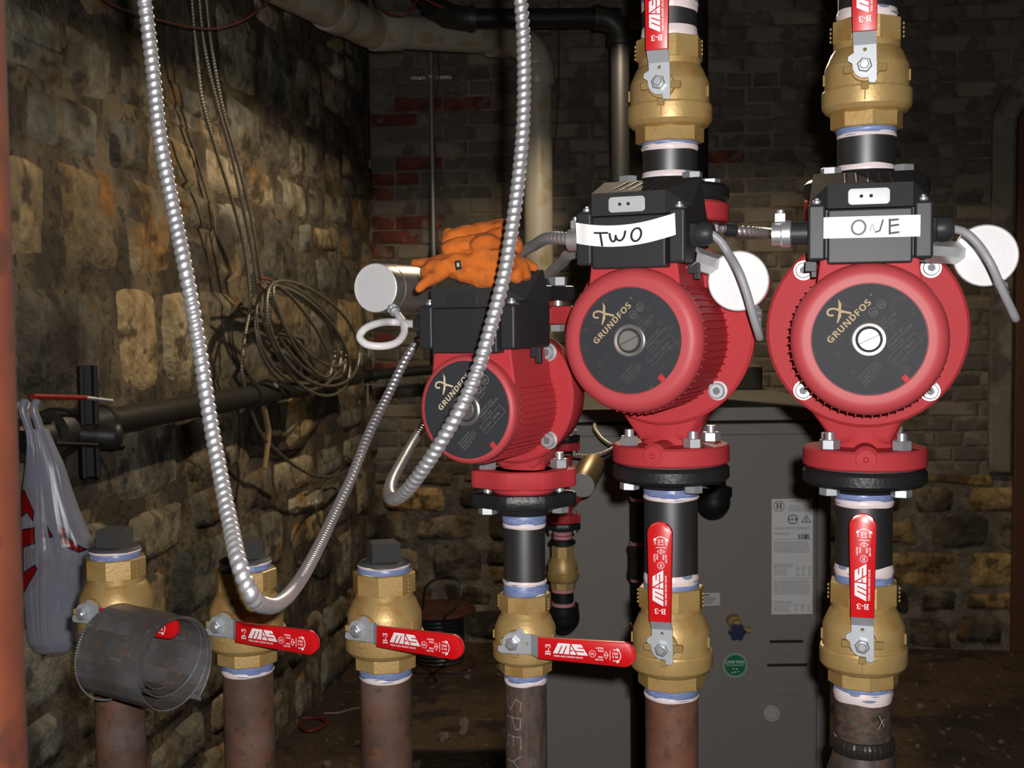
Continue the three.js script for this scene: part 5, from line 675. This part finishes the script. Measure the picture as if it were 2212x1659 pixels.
// ---------------------------------------------------------------- boiler and the small circulator in front of it
const BD = 2.7;
{
  const tl = at(1088, 880, BD), tr = at(1795, 880, BD), W = tr.x - tl.x, top = (tl.y + tr.y) / 2, z = tl.z, dp = 0.78; const t = thing('boiler', 'large grey boiler cabinet behind the pumps', 'boiler', V((tl.x + tr.x) / 2, 0, z)); const lx = (px, py, o = 0.0) => { const p = at(px, py, BD); const q = onPlane(px, py, z + o); return [q.x - t.position.x, q.y]; };
  function onPlane(px, py, zz) { const o = camera.position, d = at(px, py, 1).sub(o); return o.clone().addScaledVector(d, (zz - o.z) / d.z); }
  part(t, 'cabinet', [bx(W, top - 0.04, dp, 0, (top - 0.04) / 2, -dp / 2 - 0.004, 0.004)], M.boiler);
  const dr = lx(1762, 1000)[0], dl = -W / 2 + 0.004; part(t, 'front_panel', [bx(dr - dl, top - 0.075, 0.012, (dr + dl) / 2, (top - 0.075) / 2 + 0.01, 0.0, 0.003)], M.boiler); part(t, 'edge_post', [bx(W / 2 - dr - 0.004, top - 0.075, 0.012, (W / 2 + dr) / 2 + 0.002, (top - 0.075) / 2 + 0.01, 0, 0.003)], M.boiler);
  part(t, 'top_cover', [bx(W + 0.012, 0.03, dp + 0.02, 0, top - 0.015, -dp / 2 + 0.004, 0.004)], M.boilerTop); part(t, 'front_lip', bx(W + 0.012, 0.03, 0.004, 0, top - 0.016, 0.0145, 0.001), M.boiler);
  part(t, 'draft_hood', [bx(W * 0.8, 0.07, 0.14, 0.05, top + 0.035, -dp + 0.1, 0.006)], M.boilerTop);
  const face = 0.0065;
  // printed labels
  const paper = (px0, py0, px1, py1, tx, name, label) => { const a = lx(px0, py0, face), b = lx(px1, py1, face); part(t, name, bx(b[0] - a[0], a[1] - b[1], 0.0012, (a[0] + b[0]) / 2, (a[1] + b[1]) / 2, face + 0.0002), std({ map: tx, roughness: 0.6 }), label); };
  paper(1667, 1078, 1755, 1326, ctex(512, 1408, (g, w, h) => { const r = rng(77); g.fillStyle = '#f0f2f4'; g.fillRect(0, 0, w, h); g.strokeStyle = g.fillStyle = '#26282b'; g.lineWidth = 7; g.beginPath(); [[55, 30], [125, 30], [150, 58], [150, 118], [125, 146], [55, 146], [30, 118], [30, 58]].forEach(([x, y], i) => i ? g.lineTo(x, y) : g.moveTo(x, y)); g.closePath(); g.stroke(); g.font = 'bold 100px serif'; g.textAlign = 'center'; g.fillText('H', 90, 122); const rows = (x0, x1, y0, n, st = 17) => { for (let i = 0; i < n; i++) { let x = x0; while (x < x1 - 20) { const l = 10 + r() * 34; g.fillStyle = `rgba(40,42,46,${0.45 + r() * 0.3})`; g.fillRect(x, y0 + i * st, Math.min(l, x1 - x), 6); x += l + 9; } } };
    rows(190, 480, 24, 1); rows(210, 480, 78, 5); g.fillStyle = '#30343a'; g.font = '90px sans-serif'; g.fillText('★', 90, 280); g.lineWidth = 6; g.beginPath(); g.arc(262, 248, 58, 0, 7); g.stroke(); g.strokeRect(215, 205, 94, 90); g.font = 'bold 44px sans-serif'; g.fillText('I=B=R', 262, 264); g.beginPath(); g.moveTo(430, 205); g.lineTo(485, 285); g.lineTo(375, 285); g.closePath(); g.lineWidth = 8; g.stroke(); g.fillRect(424, 235, 12, 55); rows(30, 480, 345, 2); rows(30, 230, 410, 2); for (let x = 330; x < 470; x += 6 + r() * 5) { g.fillStyle = '#202226'; g.fillRect(x, 430, 2 + r() * 5, 60); } g.fillStyle = '#4a4d52'; g.fillRect(0, 490, w, 3); rows(25, 480, 520, 8, 18); rows(25, 270, 790, 3); rows(25, 200, 850, 4, 22); for (const x of [310, 380, 455]) rows(x, x + 45, 830, 6, 20); g.fillStyle = '#4a4d52'; g.fillRect(0, 968, w, 3); rows(25, 480, 995, 10, 18); rows(25, 250, 1250, 2, 18); g.fillRect(0, 1290, w, 3); rows(25, 230, 1310, 4, 20); for (const x of [290, 370, 450]) rows(x, x + 40, 1305, 4, 22); }), 'rating_label', 'white printed rating label');
  paper(1500, 1281, 1555, 1308, ctex(256, 128, (g, w, h) => { g.fillStyle = '#d2d4d4'; g.fillRect(0, 0, w, h); g.fillStyle = '#3b3d40'; g.fillRect(60, 16, 90, 12); for (let i = 0; i < 4; i++) g.fillRect(20, 46 + i * 18, 200 - i * 14, 5); }), 'small_label', 'small white printed label');
  { const c = lx(1588, 1437, face), R = 0.0285; const tx = ctex(256, 256, (g, w, h) => { g.fillStyle = '#dfe6df'; g.fillRect(0, 0, w, h); g.fillStyle = '#0c7a4c'; g.beginPath(); g.arc(128, 128, 122, 0, 7); g.fill(); g.strokeStyle = '#bfe0cd'; g.lineWidth = 4; g.beginPath(); g.arc(128, 128, 112, 0, 7); g.stroke(); g.fillStyle = '#e6efe8'; g.font = 'bold 44px sans-serif'; g.textAlign = 'center'; g.fillText('LOW NOx', 128, 108); g.fillRect(30, 124, 196, 6); for (const [x, y] of [[110, 165], [145, 165], [128, 200], [100, 205], [160, 195]]) { g.beginPath(); g.arc(x, y, 8, 0, 7); g.fill(); } }); const g = new THREE.CircleGeometry(R, 48).translate(c[0], c[1], face + 0.001); part(t, 'round_sticker', g, std({ map: tx, roughness: 0.5 }), 'round green LOW NOx sticker'); }
  for (const [a, y, b] of [[1663, 1386, 1735], [1657, 1437, 1743]]) { const p = lx(a, y, face), q = lx(b, y, face); part(t, 'vent_slot', bx(q[0] - p[0], 0.0065, 0.002, (p[0] + q[0]) / 2, p[1], face), M.boilerDark); }
  for (const y of [1410, 1460, 1480, 1500]) { const p = lx(1660, y, face), q = lx(1738, y, face); part(t, 'pressed_louvre', bx(q[0] - p[0], 0.008, 0.004, (p[0] + q[0]) / 2, p[1], face - 0.0005, 0.0018), M.boiler); }
  { const c = lx(1665, 1538, face); part(t, 'drain_cap', latheZ([[0.021, 0], [0.021, 0.012], [0.018, 0.016], [0.012, 0.016], [0.011, 0.012], [0.006, 0.012], [0.006, 0.015], [0, 0.015]], 32, 25).translate(c[0], c[1], face), std({ color: lin(0.5, 0.49, 0.46), roughness: 0.5 }), 'round white plastic cap'); }
  { const c = lx(1583, 1350, face); const k = part(t, 'drain_valve', [latheZ([[0.016, 0], [0.016, 0.03], [0.011, 0.034], [0.011, 0.05], [0, 0.05]], 24, 25).translate(c[0], c[1] + 0.012, face), cyl(0.0075, 0, 0.03, 16).rotateZ(-PI / 2 - 0.2).translate(c[0] + 0.004, c[1] + 0.002, face + 0.035)], M.brass, 'little brass drain valve'); part(k, 'hand_wheel', ext((() => { const s = new THREE.Shape(); for (let i = 0; i <= 48; i++) { const a = i / 48 * 2 * PI, r = 0.019 + 0.0022 * Math.cos(a * 6); i ? s.lineTo(Math.cos(a) * r, Math.sin(a) * r) : s.moveTo(r, 0); } return s; })(), 0.008, 0.002).translate(c[0], c[1] - 0.002, face + 0.05), std({ color: lin(0.03, 0.035, 0.09), roughness: 0.4 }), 'dark blue hand wheel'); }
}
// small circulator with its own brass valve, in front of the boiler
{
  const C = col(1216, 1230, 2.25), y = r => C.y(r), t = thing('small_circulator', 'little red circulator far behind, between the small pump riser and the boiler', 'pump', V(C.x, 0, C.z)); const G = (g) => g;
  const sphere = (px, py, rx, ry, rz) => { const p = V(C.x, y(py), C.z); return new THREE.SphereGeometry(1, 28, 20).scale(rx, ry, rz).translate(0, p.y, 0); };
  part(t, 'casing', [sphere(0, 1050, 0.045, 0.046, 0.035), cyl(0.02, y(1112), y(1060), 24), cyl(0.02, y(1040), y(985), 24)], M.red);
  part(t, 'flange', flatXZ(ovalShape(0.022, 0.024, 0.011), y(1129), y(1110), 0.002), M.red); part(t, 'black_flange', flatXZ(ovalShape(0.022, 0.024, 0.011), y(1144), y(1130), 0.002), M.blackCast);
  part(t, 'flange', flatXZ(ovalShape(0.022, 0.024, 0.011), y(973), y(956), 0.002), M.red); part(t, 'black_flange', flatXZ(ovalShape(0.022, 0.024, 0.011), y(955), y(938), 0.002), M.blackCast);
  for (const x of [-0.024, 0.024]) { part(t, 'bolt', [cyl(0.0035, y(1152), y(1100), 10), nut(0.007, y(1108), y(1101), 6), cyl(0.0035, y(985), y(925), 10), nut(0.007, y(936), y(928), 6)].map(g => g.translate(x, 0, 0)), M.zinc); }
  const mo = at(1257, 1048, 2.16).sub(t.position), mb = at(1222, 1018, 2.27).sub(t.position), m2 = at(1280, 1005, 2.26).sub(t.position); part(t, 'motor', along(lathe([[0.024, 0], [0.025, 0.004], [0.025, m2.distanceTo(mo) - 0.003], [0.0235, m2.distanceTo(mo)], [0, m2.distanceTo(mo)]], 36, 30), m2, mo), std({ color: lin(0.3, 0.2, 0.09), roughness: 0.4, metalness: 0.5 }), 'brass coloured motor shell'); part(t, 'motor_face', along(lathe([[0.0238, 0], [0.0238, 0.001], [0, 0.0014]], 36, 30), mo, mo.clone().add(mo.clone().sub(m2))), M.aluminium);
  part(t, 'pipe_nipple', cyl(0.0165, y(1176), y(1144), 24), M.blackIron); for (const r of [1151, 1160]) part(t, 'sealant_ring', lathe([[0.0165, y(r + 4)], [0.0185, y(r + 3)], [0.0185, y(r - 3)], [0.0165, y(r - 4)]], 24), M.pink, 'pink sealant ring');
  part(t, 'collar', lathe([[0.0165, y(1176)], [0.025, y(1174)], [0.025, y(1166)], [0.0165, y(1164)]], 28), M.blackIron);
  const vs = 0.72; const vy = y(1226), vb = part(t, 'valve_body', [nut(0.0225, y(1203), y(1178), 8, 0.3, 0.001), lathe([[0.022, y(1257)], [0.0295, y(1252)], [0.031, y(1245)], [0.031, y(1236)], [0.0292, y(1234)], [0.0292, y(1218)], [0.0225, y(1202)]], 36, 28), nut(0.024, y(1271), y(1254), 8, 0.2, 0.001)], M.brass, 'little brass valve body');
  part(t, 'lower_nipple', cyl(0.0205, y(1310), y(1270), 28), M.blackIron); for (const r of [1274, 1304]) part(t, 'sealant_ring', lathe([[0.0203, y(r + 4)], [0.0225, y(r + 3)], [0.0225, y(r - 3)], [0.0203, y(r - 4)]], 28), M.pink, 'pink sealant ring');
  const e0 = V(0, y(1306), 0), e1 = V(0.006, y(1338), 0), e2 = V(0.012, y(1340), -0.09); part(t, 'elbow', [tube([e0, V(0, y(1325), -0.002), V(0.003, y(1342), -0.025), V(0.006, y(1345), -0.08)], 0.03, 24, 24), new THREE.SphereGeometry(0.031, 24, 18).translate(0.001, y(1332), -0.004), rod(V(0.006, y(1345), -0.07), V(0.012, y(1345), -0.42), 0.021, 20)], M.blackIron);
  solo('flexible_whip', flex([at(1238, 984, 2.3), at(1265, 986, 2.28), at(1295, 982, 2.28), at(1322, 970, 2.3), at(1345, 950, 2.38), at(1325, 962, 2.42), at(1303, 950, 2.46), at(1288, 932, 2.5), at(1284, 918, 2.62)], 0.0046, 0.0075, 0.22, 6, 10), std({ color: lin(0.4, 0.37, 0.3), roughness: 0.45, metalness: 0.5 }), 'thin brass coloured flexible whip beside the little circulator', 'conduit');
}
{
  const C = col(1381, 1200, 2.35), t = thing('iron_pipe', 'black iron pipe with a coupling in front of the boiler, behind the riser under TWO', 'pipe', V(C.x, 0, C.z)); part(t, 'pipe_run', cyl(0.0167, 0, C.y(1030), 24), M.blackIron); part(t, 'coupling', lathe([[0.0167, C.y(1250)], [0.0225, C.y(1248)], [0.0235, C.y(1238)], [0.021, C.y(1225)], [0.021, C.y(1195)], [0.0235, C.y(1186)], [0.0225, C.y(1178)], [0.0167, C.y(1176)]], 28, 40), darkPipe); for (const r of [1078, 1174, 1252, 1350]) part(t, 'sealant_ring', lathe([[0.0167, C.y(r + 4)], [0.0186, C.y(r + 3)], [0.0186, C.y(r - 3)], [0.0167, C.y(r - 4)]], 24), M.pink, 'pink sealant ring');
  const a = at(1540, 1050, 2.42), b = at(1542, 1085, 2.4); solo('iron_elbow', [new THREE.SphereGeometry(0.034, 30, 22).translate(b.x, b.y, b.z), along(lathe([[0.03, -0.012], [0.0385, -0.01], [0.0385, 0.01], [0.03, 0.012]], 30, 30), at(1541, 1062, 2.4), at(1541, 1030, 2.4)), rod(b, at(1545, 1083, 2.72), 0.027, 24), rod(at(1541, 1062, 2.4), at(1541, 985, 2.42), 0.026, 24)], M.blackIron, 'black iron elbow on the boiler front behind pump labelled TWO', 'elbow');
}
// ---------------------------------------------------------------- on the floor
{
  const onFloor = (px, py, h = 0) => { const o = camera.position, d = at(px, py, 1).sub(o); return o.clone().addScaledVector(d, (h - o.y) / d.y); };
  const p = onFloor(948, 1432), t = thing('cable_spool', 'rusty spool of dark cable standing on the floor by the far wall', 'spool', V(p.x, 0.0, p.z)); const rm = std({ map: T.rustred, color: lin(0.6, 0.5, 0.4), roughness: 0.8 });
  part(t, 'flange', cyl(0.155, 0, 0.012, 40, 0.003), rm); part(t, 'flange', cyl(0.155, 0.215, 0.227, 40, 0.003), rm); part(t, 'core', cyl(0.05, 0.012, 0.215, 24), rm);
  const wm = std({ color: lin(0.1, 0.11, 0.13), roughness: 0.35, metalness: 0.6 }); for (let i = 0; i < 13; i++) part(t, 'cable_turn', new THREE.TorusGeometry(0.1, 0.0076, 8, 40).rotateX(PI / 2).translate(0, 0.02 + i * 0.0153, 0), wm);
  solo('spool_tail', flex([V(p.x + 0.07, 0.08, p.z + 0.08), at(960, 1335, 4.35), at(985, 1310, 4.3), at(997, 1270, 4.3), at(985, 1246, 4.35), at(955, 1246, 4.4), at(925, 1262, 4.45), V(p.x - 0.06, 0.235, p.z + 0.02)], 0.005, 0.011, 0.2, 4, 7), wm, 'loose loop of dark cable arching over the spool', 'cable');
  solo('floor_cable', flex([onFloor(880, 1450, 0.006), onFloor(920, 1453, 0.006), onFloor(970, 1452, 0.006), onFloor(1010, 1454, 0.006)], 0.005, 0.011, 0.2, 4, 7), wm, 'dark cable lying straight on the floor in front of the spool', 'cable');
  solo('floor_wire', tube([onFloor(700, 1541, 0.004), onFloor(730, 1540, 0.004), onFloor(760, 1532, 0.004), onFloor(790, 1528, 0.004)], 0.0025, 20, 6), std({ color: lin(0.35, 0.28, 0.2), roughness: 0.5 }), 'thin pale wire lying on the floor between the spare risers', 'wire');
  solo('red_wire', tube([[596, 1568], [620, 1566], [642, 1556], [660, 1552], [690, 1552], [705, 1562], [690, 1574], [665, 1580], [650, 1572], [648, 1558]].map(q => onFloor(q[0], q[1], 0.006)), 0.006, 60, 8), M.redWire, 'dark red loop of wire lying on the earth floor', 'wire', 'red thermostat wires');
  // pebbles and crumbs of mortar scattered on the earth
  const r = rng(31), n = 420, g = new THREE.IcosahedronGeometry(1, 0), im = new THREE.InstancedMesh(g, std({ color: lin(0.16, 0.13, 0.1), roughness: 0.9 }), n), m = new THREE.Matrix4(); for (let i = 0; i < n; i++) { const x = -0.8 + r() * 3.2, z = -4.8 + r() * 2.6, s = 0.004 + Math.pow(r(), 5) * 0.022; m.compose(V(x, s * 0.35, z), new THREE.Quaternion().setFromEuler(new THREE.Euler(r() * 6, r() * 6, r() * 6)), V(s * (0.8 + r() * 0.6), s * 0.7, s)); im.setMatrixAt(i, m); } im.name = 'floor_rubble'; im.castShadow = im.receiveShadow = true; scene.add(im); info(im, 'crumbs of mortar and pebbles scattered on the floor', 'rubble', null, 'stuff');
  const br = thing('brick_fragment', 'pale broken stone lying at the foot of the left wall', 'stone', onFloor(448, 1645, 0.0)); part(br, 'fragment', uvBox(new ConvexGeometry([0, 1, 2, 3, 4, 5, 6, 7, 8, 9].map(() => V((r() - 0.5) * 0.09, r() * 0.045, (r() - 0.5) * 0.07)))), M.mortar);
}
// (end of scene)
renderer.render(scene, camera);
